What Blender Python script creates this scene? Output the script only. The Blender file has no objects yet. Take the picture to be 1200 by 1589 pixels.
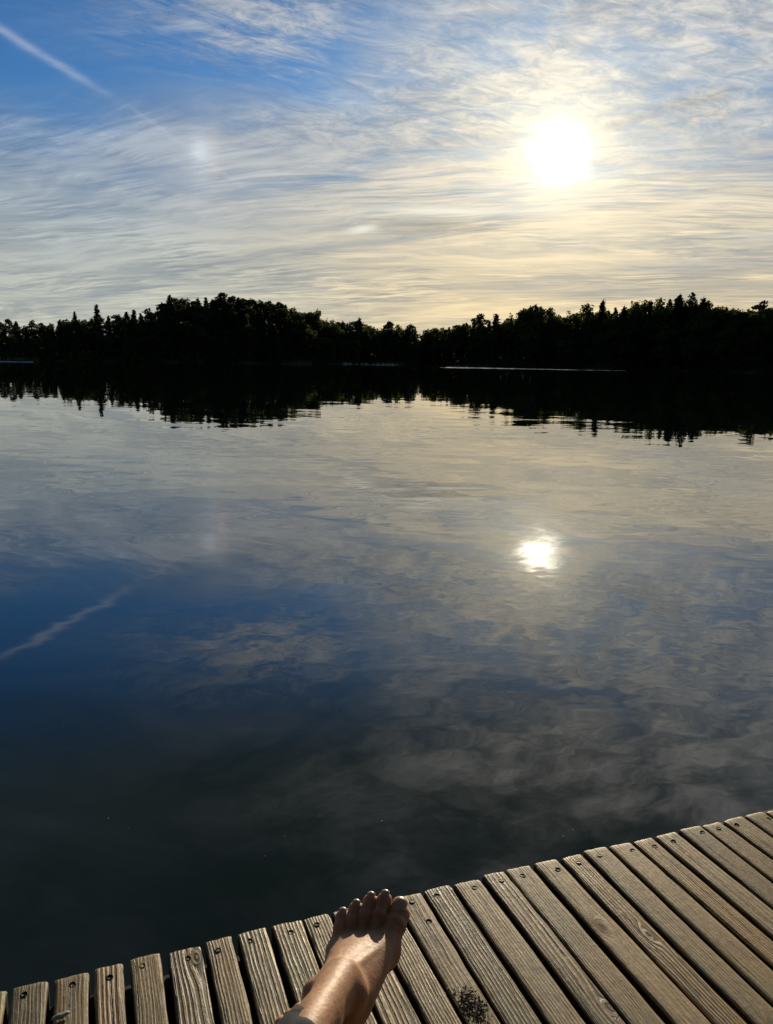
import bpy, math, random
import numpy as np
from mathutils import Vector, Matrix

# ------------------------------------------------------------------ basics
S = bpy.context.scene
COL = S.collection
R = math.radians
DECK = 0.58                                   # top of the planks above the water
EYE = Vector((0.0, 0.0, 1.45))
FPX, PITCH, ROLL = 1242.0, R(10.8), R(1.0)    # focal length in photo pixels (1200 x 1589)
SUN_AZ, SUN_EL = 11.0, 13.7                   # degrees, azimuth clockwise from +Y

# ------------------------------------------------------------------ camera
fwd = Vector((0, math.cos(PITCH), -math.sin(PITCH)))
rt0 = Vector((1, 0, 0)); up0 = rt0.cross(fwd)
rt = rt0 * math.cos(ROLL) + up0 * math.sin(ROLL)
up = up0 * math.cos(ROLL) - rt0 * math.sin(ROLL)
cam = bpy.data.cameras.new('camera')
cam.sensor_fit = 'VERTICAL'; cam.sensor_height = 24.0
cam.lens = 24.0 * FPX / 1589.0
cam.clip_start = 0.05; cam.clip_end = 20000
camo = bpy.data.objects.new('camera', cam); COL.objects.link(camo)
m = Matrix((rt, up, -fwd)).transposed().to_4x4(); m.translation = EYE
camo.matrix_world = m
S.camera = camo


def ray(px, py):
    d = fwd + rt * ((px - 600) / FPX) + up * ((794.5 - py) / FPX)
    return d.normalized()


def on_z(px, py, z):
    d = ray(px, py)
    return EYE + d * ((z - EYE.z) / d.z)


def azel(px, py):
    d = ray(px, py)
    return math.degrees(math.atan2(d.x, d.y)), math.degrees(math.asin(d.z))


# ------------------------------------------------------------------ node helpers
class E:
    """A value in a node tree; arithmetic on it adds Math nodes."""
    t = None

    def __init__(s, v): s.v = v

    @staticmethod
    def put(sock, x):
        if isinstance(x, E): x = x.v
        if isinstance(x, (int, float)): sock.default_value = x
        elif isinstance(x, tuple): sock.default_value = x
        else: E.t.links.new(x, sock)

    @staticmethod
    def op(o, *a, clamp=False):
        n = E.t.nodes.new('ShaderNodeMath'); n.operation = o; n.use_clamp = clamp
        for i, x in enumerate(a): E.put(n.inputs[i], x)
        return E(n.outputs[0])

    def __add__(s, o): return E.op('ADD', s, o)
    __radd__ = __add__
    def __sub__(s, o): return E.op('SUBTRACT', s, o)
    def __rsub__(s, o): return E.op('SUBTRACT', o, s)
    def __mul__(s, o): return E.op('MULTIPLY', s, o)
    __rmul__ = __mul__
    def __truediv__(s, o): return E.op('DIVIDE', s, o)
    def __rtruediv__(s, o): return E.op('DIVIDE', o, s)
    def __neg__(s): return E.op('MULTIPLY', s, -1.0)
    def clamp(s): return E.op('ADD', s, 0.0, clamp=True)


def mx(a, b): return E.op('MAXIMUM', a, b)
def mn(a, b): return E.op('MINIMUM', a, b)
def ex(a): return E.op('EXPONENT', a)
def sine(a): return E.op('SINE', a)
def pw(a, b): return E.op('POWER', a, b)
def ab(a): return E.op('ABSOLUTE', a)


def sstep(lo, hi, x):
    n = E.t.nodes.new('ShaderNodeMapRange'); n.interpolation_type = 'SMOOTHSTEP'
    for k, v in ((0, x), (1, lo), (2, hi), (3, 0.0), (4, 1.0)): E.put(n.inputs[k], v)
    return E(n.outputs[0])


def vec(x, y, z=0.0):
    n = E.t.nodes.new('ShaderNodeCombineXYZ')
    for i, a in enumerate((x, y, z)): E.put(n.inputs[i], a)
    return E(n.outputs[0])


def sep(v):
    n = E.t.nodes.new('ShaderNodeSeparateXYZ'); E.put(n.inputs[0], v)
    return [E(o) for o in n.outputs]


def noise(v, scale=1.0, detail=2.0, rough=0.5, dist=0.0, color=False):
    n = E.t.nodes.new('ShaderNodeTexNoise')
    E.put(n.inputs['Vector'], v)
    for k, a in (('Scale', scale), ('Detail', detail), ('Roughness', rough), ('Distortion', dist)):
        E.put(n.inputs[k], a)
    return E(n.outputs['Color' if color else 'Fac'])


def mixc(f, a, b):
    n = E.t.nodes.new('ShaderNodeMix'); n.data_type = 'RGBA'; n.clamp_factor = True
    E.put(n.inputs['Factor'], f)
    for k, c in ((6, a), (7, b)):
        if isinstance(c, tuple) and len(c) == 3: c = c + (1.0,)
        E.put(n.inputs[k], c)
    return E(n.outputs[2])


def scalec(c, f):
    n = E.t.nodes.new('ShaderNodeVectorMath'); n.operation = 'SCALE'
    if isinstance(c, tuple): c = c[:3]
    E.put(n.inputs[0], c); E.put(n.inputs['Scale'], f)
    return E(n.outputs[0])


def addc(a, b):
    n = E.t.nodes.new('ShaderNodeVectorMath'); n.operation = 'ADD'
    E.put(n.inputs[0], a); E.put(n.inputs[1], b)
    return E(n.outputs[0])


def gauss(az, el, a0, e0, sa, se):
    """A soft spot round azimuth a0, elevation e0 (degrees)."""
    u = (az - a0) / sa; w = (el - e0) / se
    return ex(-(u * u + w * w))


# ------------------------------------------------------------------ sky
def build_world():
    w = bpy.data.worlds.new('World'); S.world = w; w.use_nodes = True
    nt = w.node_tree; nt.nodes.clear(); E.t = nt
    out = nt.nodes.new('ShaderNodeOutputWorld'); bg = nt.nodes.new('ShaderNodeBackground')
    STR = 0.1
    bg.inputs['Strength'].default_value = STR
    nt.links.new(bg.outputs[0], out.inputs[0])
    sky = nt.nodes.new('ShaderNodeTexSky'); sky.sky_type = 'NISHITA'; sky.sun_disc = False
    sky.sun_elevation = R(SUN_EL); sky.sun_rotation = R(SUN_AZ)
    sky.air_density = 1.0; sky.dust_density = 0.3; sky.ozone_density = 3.0
    tc = nt.nodes.new('ShaderNodeTexCoord')
    gen = E(tc.outputs['Generated'])
    x, y, z = sep(gen)
    el = E.op('ARCSINE', z) * 57.29578
    az = E.op('ARCTAN2', x, y) * 57.29578
    sv = (math.sin(R(SUN_AZ)) * math.cos(R(SUN_EL)), math.cos(R(SUN_AZ)) * math.cos(R(SUN_EL)), math.sin(R(SUN_EL)))
    dt = mn(x * sv[0] + y * sv[1] + z * sv[2], 1.0)
    g = E.op('ARCCOSINE', dt) * 57.29578              # angle from the sun
    ez = mx(z, 0.0)
    pz = ez + 0.08
    X = x / pz; Y = y / pz                             # where the ray meets the cirrus layer

    wc = noise(vec(X, Y, 3.1), 0.55, 3, 0.5, 0, True)
    wr, wg, wb = sep(wc)
    wr = wr - 0.5; wg = wg - 0.5; wb = wb - 0.5
    # long bands across the view
    bands = noise(vec(X * 0.75 + wr * 2.0, Y * 1.9 + wg * 4.5 + X * 0.75, 7.7), 1.0, 8, 0.62, 0.3)
    fine = noise(vec(X * 2.4 + wg * 2.5, Y * 9.0 + wr * 8.0 + X * 1.8, 2.2), 1.0, 8, 0.70, 0.5)
    # fibrous, curling cloud higher up
    fib = noise(vec(X * 3.2 + Y * 2.0 + wg * 4.0, Y * 7.2 - X * 4.6 + wr * 4.0, 4.4), 1.0, 9, 0.70, 0.45)
    mott = noise(vec(X * 7.0 + Y * 3.0 + wg * 5.0, Y * 10.0 - X * 4.0 + wr * 5.0, 6.6), 1.0, 8, 0.72, 0.8)
    fila = noise(vec(X * 3.2 + wg * 3.0, Y * 19.0 + wr * 16.0 + X * 6.5, 8.2), 1.0, 5, 0.65, 0.4)
    puff = noise(vec(X + 5.0, Y, 9.0), 1.7, 5, 0.6, 0.5)
    # where the veil lies: below a slanting edge on the left, everywhere on the right
    edge = 14.6 + 1.6 * sstep(-22.0, -12.0, az) + wr * 9.0 + (bands - 0.5) * 3.0
    low = sstep(1.8, -2.4, el - edge)
    right = sstep(-9.5, 5.0, az + wb * 22.0 + (puff - 0.5) * 16.0)
    upper = sstep(19.0, 28.0, el)
    right = right * (1.0 - upper * sstep(0.47, 0.60, puff) * 0.9)
    right = right * sstep(120.0, 50.0, ab(az)) + 0.25 * sstep(60.0, 120.0, ab(az)) * sstep(0.45, 0.62, puff)
    wisp = gauss(az, el, -9.0, 20.0, 9.0, 3.4) * 0.95
    isup = sstep(11.0, 16.0, el + (wr + wg) * 6.0) * sstep(-16.0, -4.0, az)
    busy = 0.25 + 1.35 * sstep(0.36, 0.64, noise(vec(X * 0.9 + 3.0, Y * 1.1, 1.7), 1.0, 3, 0.55, 0.6))
    fila = (fila - 0.5) * busy + 0.5; fine = (fine - 0.5) * busy + 0.5
    tex = (bands * 0.62 + fine * 0.26 + fila * 0.22 - 0.05) * (1.0 - isup) + (fib * 0.60 + mott * 0.44 - 0.02) * isup
    low = mx(low, 0.40 * sstep(20.0, 32.0, el) * sstep(0.30, 0.60, puff))
    texc = sstep(0.34, 0.64, tex)
    pat = noise(vec(X * 1.0 + 2.0, Y * 1.25, 5.5), 3.0, 5, 0.55, 0.6)
    holes = 1.0 - sstep(9.0, 16.0, el) * sstep(0.0, 7.0, az) * (1.0 - sstep(0.34, 0.56, pat)) * (0.24 + 0.42 * sstep(17.0, 23.0, el)) * sstep(2.5, 7.0, g)
    cov = mx(mx(low, right) * holes * (0.56 + 0.50 * texc), wisp * sstep(0.38, 0.66, fib * 0.65 + mott * 0.35))
    # thin blue gaps in the veil on the right, low down, and by the lip cloud
    gap = gauss(az, el, 21.0, 6.3, 5.0, 0.75) + 0.8 * gauss(az, el, 24.0, 7.8, 3.0, 0.5)
    cov = cov * (1.0 - 0.42 * gap.clamp() * sstep(0.35, 0.55, bands + 0.05))
    hzn = ex(ez * -22.0)
    cov = mx(cov, hzn * 0.93).clamp()

    # colour of the cirrus: white-blue far from the sun, cream near it, straw-coloured low down
    near = ex(-(g / 9.5))
    cool = mixc(sstep(2.0, 14.0, el), (0.38, 0.43, 0.42), (0.29, 0.365, 0.47))
    ccol = mixc((near * 1.25).clamp(), cool, (0.80, 0.73, 0.58))
    lowr = ex(el * el * -0.0085) * sstep(-22.0, 8.0, az)
    ccol = mixc(lowr * 0.95, ccol, (0.88, 0.69, 0.39))
    lowl = ex(el * el * -0.026) * sstep(2.0, -20.0, az)
    ccol = mixc(lowl * 0.75, ccol, (0.58, 0.565, 0.46))
    ccol = mixc(0.55 * sstep(14.0, 22.0, el) * sstep(38.0, 16.0, g), ccol, (0.74, 0.70, 0.62))
    far = sstep(30.0, 90.0, g)
    ccol = mixc(far, ccol, (0.16, 0.19, 0.23))
    shade = 0.72 + 0.42 * texc + (fine - 0.5) * 0.45 + (fila - 0.5) * 0.45 * (1.0 - isup) + (mott - 0.5) * 0.75 * isup
    cloud = scalec(ccol, shade * (1.0 / STR))
    clear = scalec(E(sky.outputs[0]), 1.0)
    n = nt.nodes.new('ShaderNodeMix'); n.data_type = 'RGBA'; n.blend_type = 'MULTIPLY'
    n.inputs['Factor'].default_value = 1.0
    E.put(n.inputs[6], clear); n.inputs[7].default_value = (0.24, 0.52, 0.80, 1)
    clr = mixc(sstep(13.0, 6.0, el), E(n.outputs[2]), tuple(c / STR for c in (0.25, 0.33, 0.42)))
    clr = mixc(sstep(19.0, 30.0, el), clr, tuple(c / STR for c in (0.036, 0.075, 0.095)))
    col = mixc(cov, clr, cloud)

    # old vapour trail upper left, and one trail's dark line right of the sun
    def trail(a0, e0, a1, e1, wid):
        L = math.hypot(a1 - a0, e1 - e0); ux, uy = (a1 - a0) / L, (e1 - e0) / L
        s = (az - a0) * ux + (el - e0) * uy
        d = (el - e0) * ux - (az - a0) * uy + (wg * 1.2 + (fib - 0.5) * 0.5)
        return s / L, ex(-(d * d) / (wid * wid))
    s, tr = trail(*azel(-30, 22), *azel(190, 160), 0.24)
    tr = tr * sstep(1.08, 0.50, s) * sstep(-0.5, 0.1, s) * (1.6 * mott - 0.05)
    col = mixc(tr * 0.38, col, tuple(c / STR for c in (0.66, 0.70, 0.76)))
    s, tr2 = trail(*azel(190, 160), *azel(380, 290), 0.16)
    tr2 = tr2 * sstep(0.0, 0.1, s) * sstep(1.05, 0.9, s)
    col = mixc(tr2 * 0.10, col, tuple(c / STR for c in (0.72, 0.73, 0.76)))
    s, dk = trail(*azel(925, 202), *azel(1150, 140), 0.30)
    dk = dk * sstep(0.0, 0.15, s) * sstep(1.1, 0.85, s)
    col = scalec(col, 1.0 - dk * 0.20)
    # bright lip of cloud with a shaded hollow to its right
    la, le = azel(560, 356)
    lip = (0.35 + 1.3 * fila) * gauss(az, el - (az - la) * 0.13 + (fila - 0.5) * 0.25, la + 0.2, le, 1.05, 0.27) + 0.75 * gauss(az, el + wg * 1.0 + (fila - 0.5) * 0.6, la + 5.5, le + 1.30, 5.0, 0.30)
    col = mixc(lip * 0.95, col, tuple(c / STR for c in (0.92, 0.88, 0.76)))
    hol = gauss(az, el + wr, la + 5.5, le + 0.35, 5.0, 0.55)
    col = scalec(col, 1.0 - hol * 0.27)
    # mock sun 23 degrees left of the sun
    pa, pe = azel(312, 232)
    dog = gauss(az + (fila - 0.5) * 1.2, el + (fib - 0.5) * 0.8, pa, pe, 0.6, 0.62) * (fine * 1.25) * (0.4 + 1.2 * bands) + 0.26 * gauss(az, el, pa, pe - 0.3, 0.9, 3.4) * (0.4 + bands)
    col = addc(col, scalec((0.24, 0.25, 0.24), dog * (0.9 / STR)))
    dogr = gauss(az, el, pa + 0.85, pe - 0.4, 0.42, 2.2) * (0.3 + fine)
    col = addc(col, scalec((0.20, 0.09, 0.02), dogr * (0.40 / STR)))
    # the sun burning through thin cloud
    gg = mx(g + (fib - 0.5) * 2.6 + (puff - 0.5) * 2.6 + wr * 2.0, 0.0)
    glow = 8.0 * ex(-(gg * gg) / (1.08 * 1.08)) + 0.85 * ex(-(gg / 2.7)) + 0.07 * ex(-(g / 13.0))
    col = addc(col, scalec((1.0, 0.91, 0.70), glow * (1.0 / STR)))
    col = scalec(col, (sstep(-0.12, 0.0, z) * 0.93 + 0.07) * (1.0 - 0.55 * sstep(18.0, 46.0, el)))
    nt.links.new(col.v, bg.inputs[0])
    w.cycles.sampling_method = 'MANUAL'; w.cycles.sample_map_resolution = 2048


build_world()
sl = bpy.data.lights.new('sun', 'SUN'); sl.energy = 5.0; sl.angle = R(0.53); sl.color = (1.0, 0.85, 0.62)
so = bpy.data.objects.new('sun', sl); COL.objects.link(so)
sd = Vector((math.sin(R(SUN_AZ)) * math.cos(R(SUN_EL)), math.cos(R(SUN_AZ)) * math.cos(R(SUN_EL)), math.sin(R(SUN_EL))))
so.rotation_euler = sd.to_track_quat('Z', 'Y').to_euler(); so.location = sd * 50 + Vector((0, 0, 2))
S.view_settings.view_transform = 'Standard'; S.view_settings.look = 'None'
S.view_settings.exposure = 0.0; S.view_settings.gamma = 1.0; S.view_settings.use_curve_mapping = False
S.cycles.max_bounces = 8; S.cycles.transparent_max_bounces = 4
S.cycles.sample_clamp_indirect = 6.0
S.cycles.use_denoising = True


# ------------------------------------------------------------------ object helpers
def mat(name):
    m = bpy.data.materials.new(name); m.use_nodes = True
    nt = m.node_tree; E.t = nt
    return m, nt, nt.nodes['Principled BSDF']


def mesh(name, v, f, smooth=False):
    me = bpy.data.meshes.new(name)
    me.from_pydata([tuple(p) for p in v], [], [tuple(q) for q in f])
    if smooth: me.polygons.foreach_set('use_smooth', [True] * len(me.polygons))
    me.update(); return me


def obj(name, me, material=None, parent=None):
    o = bpy.data.objects.new(name, me); COL.objects.link(o)
    if material and me is not None and not me.materials: me.materials.append(material)
    if parent: o.parent = parent
    return o


def tag(o, label=None, cat=None, group=None, kind=None):
    for k, v in (('label', label), ('category', cat), ('group', group), ('kind', kind)):
        if v: o[k] = v
    return o


def empty(name, loc=(0, 0, 0), rz=0.0):
    o = bpy.data.objects.new(name, None); COL.objects.link(o)
    o.location = loc; o.rotation_euler = (0, 0, rz); o.empty_display_size = 0.1
    return o


def obj_info():
    n = E.t.nodes.new('ShaderNodeObjectInfo'); return E(n.outputs['Random'])


def attr(name, kind='OBJECT', vecout=False):
    n = E.t.nodes.new('ShaderNodeAttribute'); n.attribute_type = kind; n.attribute_name = name
    return E(n.outputs['Vector' if vecout else 'Fac'])


def coords(which='Object'):
    n = E.t.nodes.new('ShaderNodeTexCoord'); return E(n.outputs[which])


def world_pos():
    n = E.t.nodes.new('ShaderNodeNewGeometry'); return E(n.outputs['Position'])


# ------------------------------------------------------------------ lake bed, shores and water
def lerp_table(t, x):
    xs, ys = zip(*t)
    return float(np.interp(x, xs, ys))


# azimuth (deg) -> distance of the waterline on the far side
SHORE = [(-180, 14), (-110, 20), (-80, 55), (-60, 110), (-40, 150), (-24, 165), (-18, 178), (-13, 185), (-8, 192), (-4, 215), (0, 236),
         (3, 228), (7, 205), (12, 196), (18, 190), (25, 182), (40, 150), (60, 105), (80, 55), (110, 20), (180, 14)]
# azimuth -> height of the land well behind the waterline
HILL = [(-180, 1), (-60, 3), (-30, 3), (-20, 3.4), (-16, 5.0), (-13, 8.0), (-8, 7.6), (-5.5, 5.0), (-3, 3.2), (6, 3.0), (10, 4.5), (16, 6.0), (20, 6.0), (25, 5), (60, 2), (180, 1)]


def ground_z(az, dist):
    s = lerp_table(SHORE, az); h = lerp_table(HILL, az)
    e = dist - s
    if e < 0: return max(-2.0, e * 0.12)
    return 0.55 * min(1, e / 3.0) + (h - 0.55) * (1 - math.exp(-max(0, e - 1) / 22.0)) + 0.004 * max(0, e - 200)


def build_land():
    offs = [-20, -6, -2, -0.5, 0, 0.6, 1.5, 3, 6, 10, 16, 24, 35, 50, 75, 120, 250, 600, 1500, 5000]
    azs = np.arange(-180, 180, 1.0)
    rnd = random.Random(4); v = []; f = []
    jit = {a: rnd.uniform(-1.2, 1.2) for a in azs}
    for a in azs:
        s = lerp_table(SHORE, a)
        for o in offs:
            d = max(1.0, s + o + (jit[a] if -3 < o < 100 and abs(a) < 60 else 0))
            z = ground_z(a, s + o)
            if abs(a) > 100 and o > 0: z = min(z, 0.75)
            v.append((d * math.sin(R(a)), d * math.cos(R(a)), z))
    n = len(offs); k = len(azs)
    for i in range(k):
        j = (i + 1) % k
        for q in range(n - 1):
            f.append((i * n + q, i * n + q + 1, j * n + q + 1, j * n + q))
    m, nt, p = mat('forest_floor')
    c = noise(world_pos(), 0.6, 4, 0.6)
    E.put(p.inputs['Base Color'], mixc(sstep(0.35, 0.7, c), (0.020, 0.022, 0.012), (0.045, 0.040, 0.022)))
    p.inputs['Roughness'].default_value = 0.95
    tag(obj('wooded_shore', mesh('wooded_shore', v, f, True), m), kind='structure')


def build_water():
    m, nt, p = mat('lake_water')
    P = world_pos(); x, y, z = sep(P)
    d = E.op('SQRT', x * x + y * y)

    def slopes(sx, sy, zz, det, amp, rough=0.5, dist=0.0):
        c = noise(vec(x * sx, y * sy, zz), 1.0, det, rough, dist, True)
        a, b, _ = sep(c)
        return (a - 0.5) * amp, (b - 0.5) * amp
    patch = noise(vec(x * 0.10, y * 0.16, 1.3), 1.0, 3, 0.55, 0.4)
    calm = sstep(1.4, 4.2, d)
    amp = calm * (0.22 + 1.5 * sstep(0.42, 0.68, patch)) + 0.10
    # a patch of livelier ripples a few metres out, right of centre
    rip = sstep(7.2, 4.6, d) * ex(-((x - 1.7) * (x - 1.7) / 5.0 + (y - 4.4) * (y - 4.4) / 4.0))
    a1 = slopes(0.75, 1.5, 0.0, 1, 0.026)
    a2 = slopes(2.2, 4.4, 5.0, 2, 0.030, 0.5, 0.3)
    a3 = slopes(5.5, 9.0, 9.0, 1, 0.038, 0.5, 0.5)
    a4 = slopes(0.16, 0.5, 12.0, 2, 0.014)
    nearf = sstep(40.0, 8.0, d)
    amp = amp * (0.42 + 0.58 * sstep(26.0, 9.0, d)) * (1.0 - 0.45 * ex(-((d - 6.0) * (d - 6.0) / 2.0)))
    sx = a1[0] * amp + a2[0] * amp * 0.8 + a3[0] * (rip * 0.85 + 0.08 * calm) + a4[0] * calm * 0.5
    sy = a1[1] * amp + a2[1] * amp * 0.8 + a3[1] * (rip * 0.85 + 0.08 * calm) + a4[1] * calm * 0.5
    # cat's-paws: strips of wind-ruffled water close under the far shore
    ruf = noise(vec(x * 1.3, y * 1.3, 2.0), 1.0, 3, 0.6, 0, True)
    ra, rb, _ = sep(ruf)
    strip = None
    for (x0, y0, x1, y1, wd) in RUFFLES:
        L = math.hypot(x1 - x0, y1 - y0); ux, uy = (x1 - x0) / L, (y1 - y0) / L
        s = ((x - x0) * ux + (y - y0) * uy) / L
        q = ((y - y0) * ux - (x - x0) * uy) / wd
        e = sstep(0.0, 0.12, s) * sstep(1.0, 0.80, s) * ex(-(q * q)) * (0.55 + 0.45 * sstep(0.3, 0.5, noise(vec(x * 0.35, y * 0.05), 1.0, 2)))
        strip = e if strip is None else mx(strip, e)
    sx = sx + strip * (ra - 0.5) * 0.5
    sy = sy + strip * ((rb - 0.5) * 0.45 + 0.27)
    nrm = E.t.nodes.new('ShaderNodeVectorMath'); nrm.operation = 'NORMALIZE'
    E.put(nrm.inputs[0], vec(-sx, -sy, 1.0))
    E.t.links.new(nrm.outputs[0], p.inputs['Normal'])
    p.inputs['Base Color'].default_value = (0.0032, 0.0066, 0.0044, 1)
    p.inputs['Roughness'].default_value = 0.0
    p.inputs['IOR'].default_value = 1.72
    v = []; f = []
    xs = [-6000, -400, -60, -10, 0, 10, 60, 400, 6000]
    for yy in xs:
        for xx in xs: v.append((xx, yy, 0))
    n = len(xs)
    for j in range(n - 1):
        for i in range(n - 1): f.append((j * n + i, j * n + i + 1, (j + 1) * n + i + 1, (j + 1) * n + i))
    tag(obj('lake_water', mesh('lake_water', v, f), m), kind='structure')


RUFFLES = []
for (xa, ya, xb, yb, back, wd) in ((675, 566.5, 1030, 572, 0.97, 13.0), (-60, 556.0, 62, 557.5, 0.97, 6.0), (530, 563, 625, 564, 1.0, 3.0)):
    aa = math.degrees(math.atan2(ray(xa, ya).x, ray(xa, ya).y)); bb = math.degrees(math.atan2(ray(xb, yb).x, ray(xb, yb).y))
    ds = min(lerp_table(SHORE, aa), lerp_table(SHORE, bb), lerp_table(SHORE, (aa + bb) / 2)) - 14
    RUFFLES.append((ds * math.sin(R(aa)), ds * math.cos(R(aa)), ds * math.sin(R(bb)), ds * math.cos(R(bb)), wd))
build_land()
build_water()
# ------------------------------------------------------------------ forest on the far shore
def leaf_material(name, a, b, trans):
    m, nt, p = mat(name)
    r = obj_info()
    c = noise(coords(), 1.1, 3, 0.6)
    colr = mixc((r * 0.6 + sstep(0.35, 0.68, c) * 0.5).clamp(), a, b)
    E.put(p.inputs['Base Color'], colr)
    p.inputs['Roughness'].default_value = 0.7; p.inputs['Specular IOR Level'].default_value = 0.15
    tr = nt.nodes.new('ShaderNodeBsdfTranslucent'); E.put(tr.inputs[0], scalec(mixc(0.5, colr, (0.10, 0.12, 0.015)), 1.0))
    mxs = nt.nodes.new('ShaderNodeMixShader'); mxs.inputs[0].default_value = trans
    nt.links.new(p.outputs[0], mxs.inputs[1]); nt.links.new(tr.outputs[0], mxs.inputs[2])
    nt.links.new(mxs.outputs[0], nt.nodes['Material Output'].inputs[0])
    return m


def bark_material(name, a, b):
    m, nt, p = mat(name)
    x, y, z = sep(coords())
    c = noise(vec(x * 9, y * 9, z * 2), 1, 4, 0.6)
    E.put(p.inputs['Base Color'], mixc(sstep(0.4, 0.62, c), a, b))
    p.inputs['Roughness'].default_value = 0.9
    return m


NEEDLE = leaf_material('spruce_needles', (0.010, 0.017, 0.010), (0.022, 0.032, 0.016), 0.12)
PNEEDLE = leaf_material('pine_needles', (0.022, 0.033, 0.016), (0.045, 0.056, 0.026), 0.22)
LEAF = leaf_material('broad_leaves', (0.030, 0.045, 0.015), (0.068, 0.085, 0.026), 0.38)
BIRCHLEAF = leaf_material('birch_leaves', (0.050, 0.070, 0.018), (0.10, 0.115, 0.028), 0.45)
BARK = bark_material('dark_bark', (0.020, 0.016, 0.012), (0.05, 0.04, 0.03))
PBARK = bark_material('pine_bark', (0.06, 0.035, 0.02), (0.12, 0.06, 0.03))
BBARK = bark_material('birch_bark', (0.05, 0.05, 0.045), (0.30, 0.29, 0.26))


def cards(P, size, rs, flat=0.0, up=None):
    """Leaf clumps: one small bent quad per point, turned at random."""
    n = len(P)
    a = rs.normal(size=(n, 3)); a[:, 2] *= (1 - flat)
    a /= np.linalg.norm(a, axis=1)[:, None]
    b = rs.normal(size=(n, 3)); b[:, 2] *= (1 - flat)
    b = np.cross(a, b) if flat == 0 else b - a * (a * b).sum(1)[:, None]
    b /= np.linalg.norm(b, axis=1)[:, None] + 1e-9
    s = size * rs.uniform(0.55, 1.3, n)[:, None]
    a *= s; b *= s * rs.uniform(0.35, 0.8, n)[:, None]
    V = np.empty((n, 4, 3)); V[:, 0] = P - a; V[:, 1] = P + b * 0.9; V[:, 2] = P + a; V[:, 3] = P - b
    F = np.arange(n * 4).reshape(n, 4)
    return V.reshape(-1, 3), F


def np_mesh(name, V, F, smooth=False):
    me = bpy.data.meshes.new(name)
    V = np.asarray(V, np.float32); F = np.asarray(F, np.int32)
    me.vertices.add(len(V)); me.vertices.foreach_set('co', V.ravel())
    k = F.shape[1]
    me.loops.add(F.size); me.loops.foreach_set('vertex_index', F.ravel())
    me.polygons.add(len(F)); me.polygons.foreach_set('loop_start', np.arange(0, F.size, k, dtype=np.int32))
    me.polygons.foreach_set('loop_total', np.full(len(F), k, np.int32))
    if smooth: me.polygons.foreach_set('use_smooth', np.ones(len(F), bool))
    me.update(calc_edges=True); me.validate(); return me


def limb(V, F, p0, p1, r0, r1, n=5, seg=1, bend=None):
    p0 = np.array(p0, float); p1 = np.array(p1, float)
    d = p1 - p0; d /= np.linalg.norm(d)
    s = np.cross(d, (0.3, 1, 0.2)); s /= np.linalg.norm(s); t = np.cross(d, s)
    b = len(V)
    for i in range(seg + 1):
        q = i / seg; c = p0 + (p1 - p0) * q
        if bend is not None: c = c + np.array(bend) * math.sin(q * math.pi)
        r = r0 + (r1 - r0) * q
        for k in range(n):
            a = 2 * math.pi * k / n
            V.append(c + (s * math.cos(a) + t * math.sin(a)) * r)
    for i in range(seg):
        for k in range(n):
            F.append((b + i * n + k, b + i * n + (k + 1) % n, b + (i + 1) * n + (k + 1) % n, b + (i + 1) * n + k))


# every prototype is one unit tall: returns (trunk mesh, crown mesh)
def spruce(seed, slim=0.17, thin=1.0):
    slim *= 1.3
    rs = np.random.RandomState(seed); V = []; F = []
    limb(V, F, (0, 0, -0.03), (0, 0, 0.985), 0.016, 0.002, 6, 4)
    pts = []; h = 0.06
    while h < 0.985:
        rad = slim * (1 - h) ** 0.85 * rs.uniform(0.7, 1.18) + 0.006
        nb = int(rs.randint(5, 8))
        a0 = rs.uniform(0, 6.28)
        for k in range(nb):
            if rs.rand() > thin: continue
            a = a0 + 6.28 * k / nb + rs.uniform(-.35, .35); rr = rad * rs.uniform(0.6, 1.25)
            droop = rr * rs.uniform(0.15, 0.6)
            e = np.array((math.cos(a) * rr, math.sin(a) * rr, h - droop + rr * 0.25))
            if rr > 0.03: limb(V, F, (0, 0, h), tuple(e), 0.0035, 0.001, 3)
            m = max(3, int(rr * 230))
            for q in rs.uniform(0.12, 1.05, m):
                p = np.array((0, 0, h)) * (1 - q) + e * q
                p[2] -= rr * 0.10 * q * q
                pts.append(p + rs.normal(size=3) * (0.006 + 0.010 * (1 - abs(q - .5))))
        h += rs.uniform(0.022, 0.042) * (1.15 - 0.55 * h)
    for q in np.linspace(0.93, 1.0, 9): pts.append(np.array((rs.normal() * .002, rs.normal() * .002, q)))
    P = np.array(pts)
    cv, cf = cards(P, 0.022, rs, 0.35)
    return np_mesh('spruce_trunk', V, F), np_mesh('spruce_crown', cv, cf)


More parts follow.
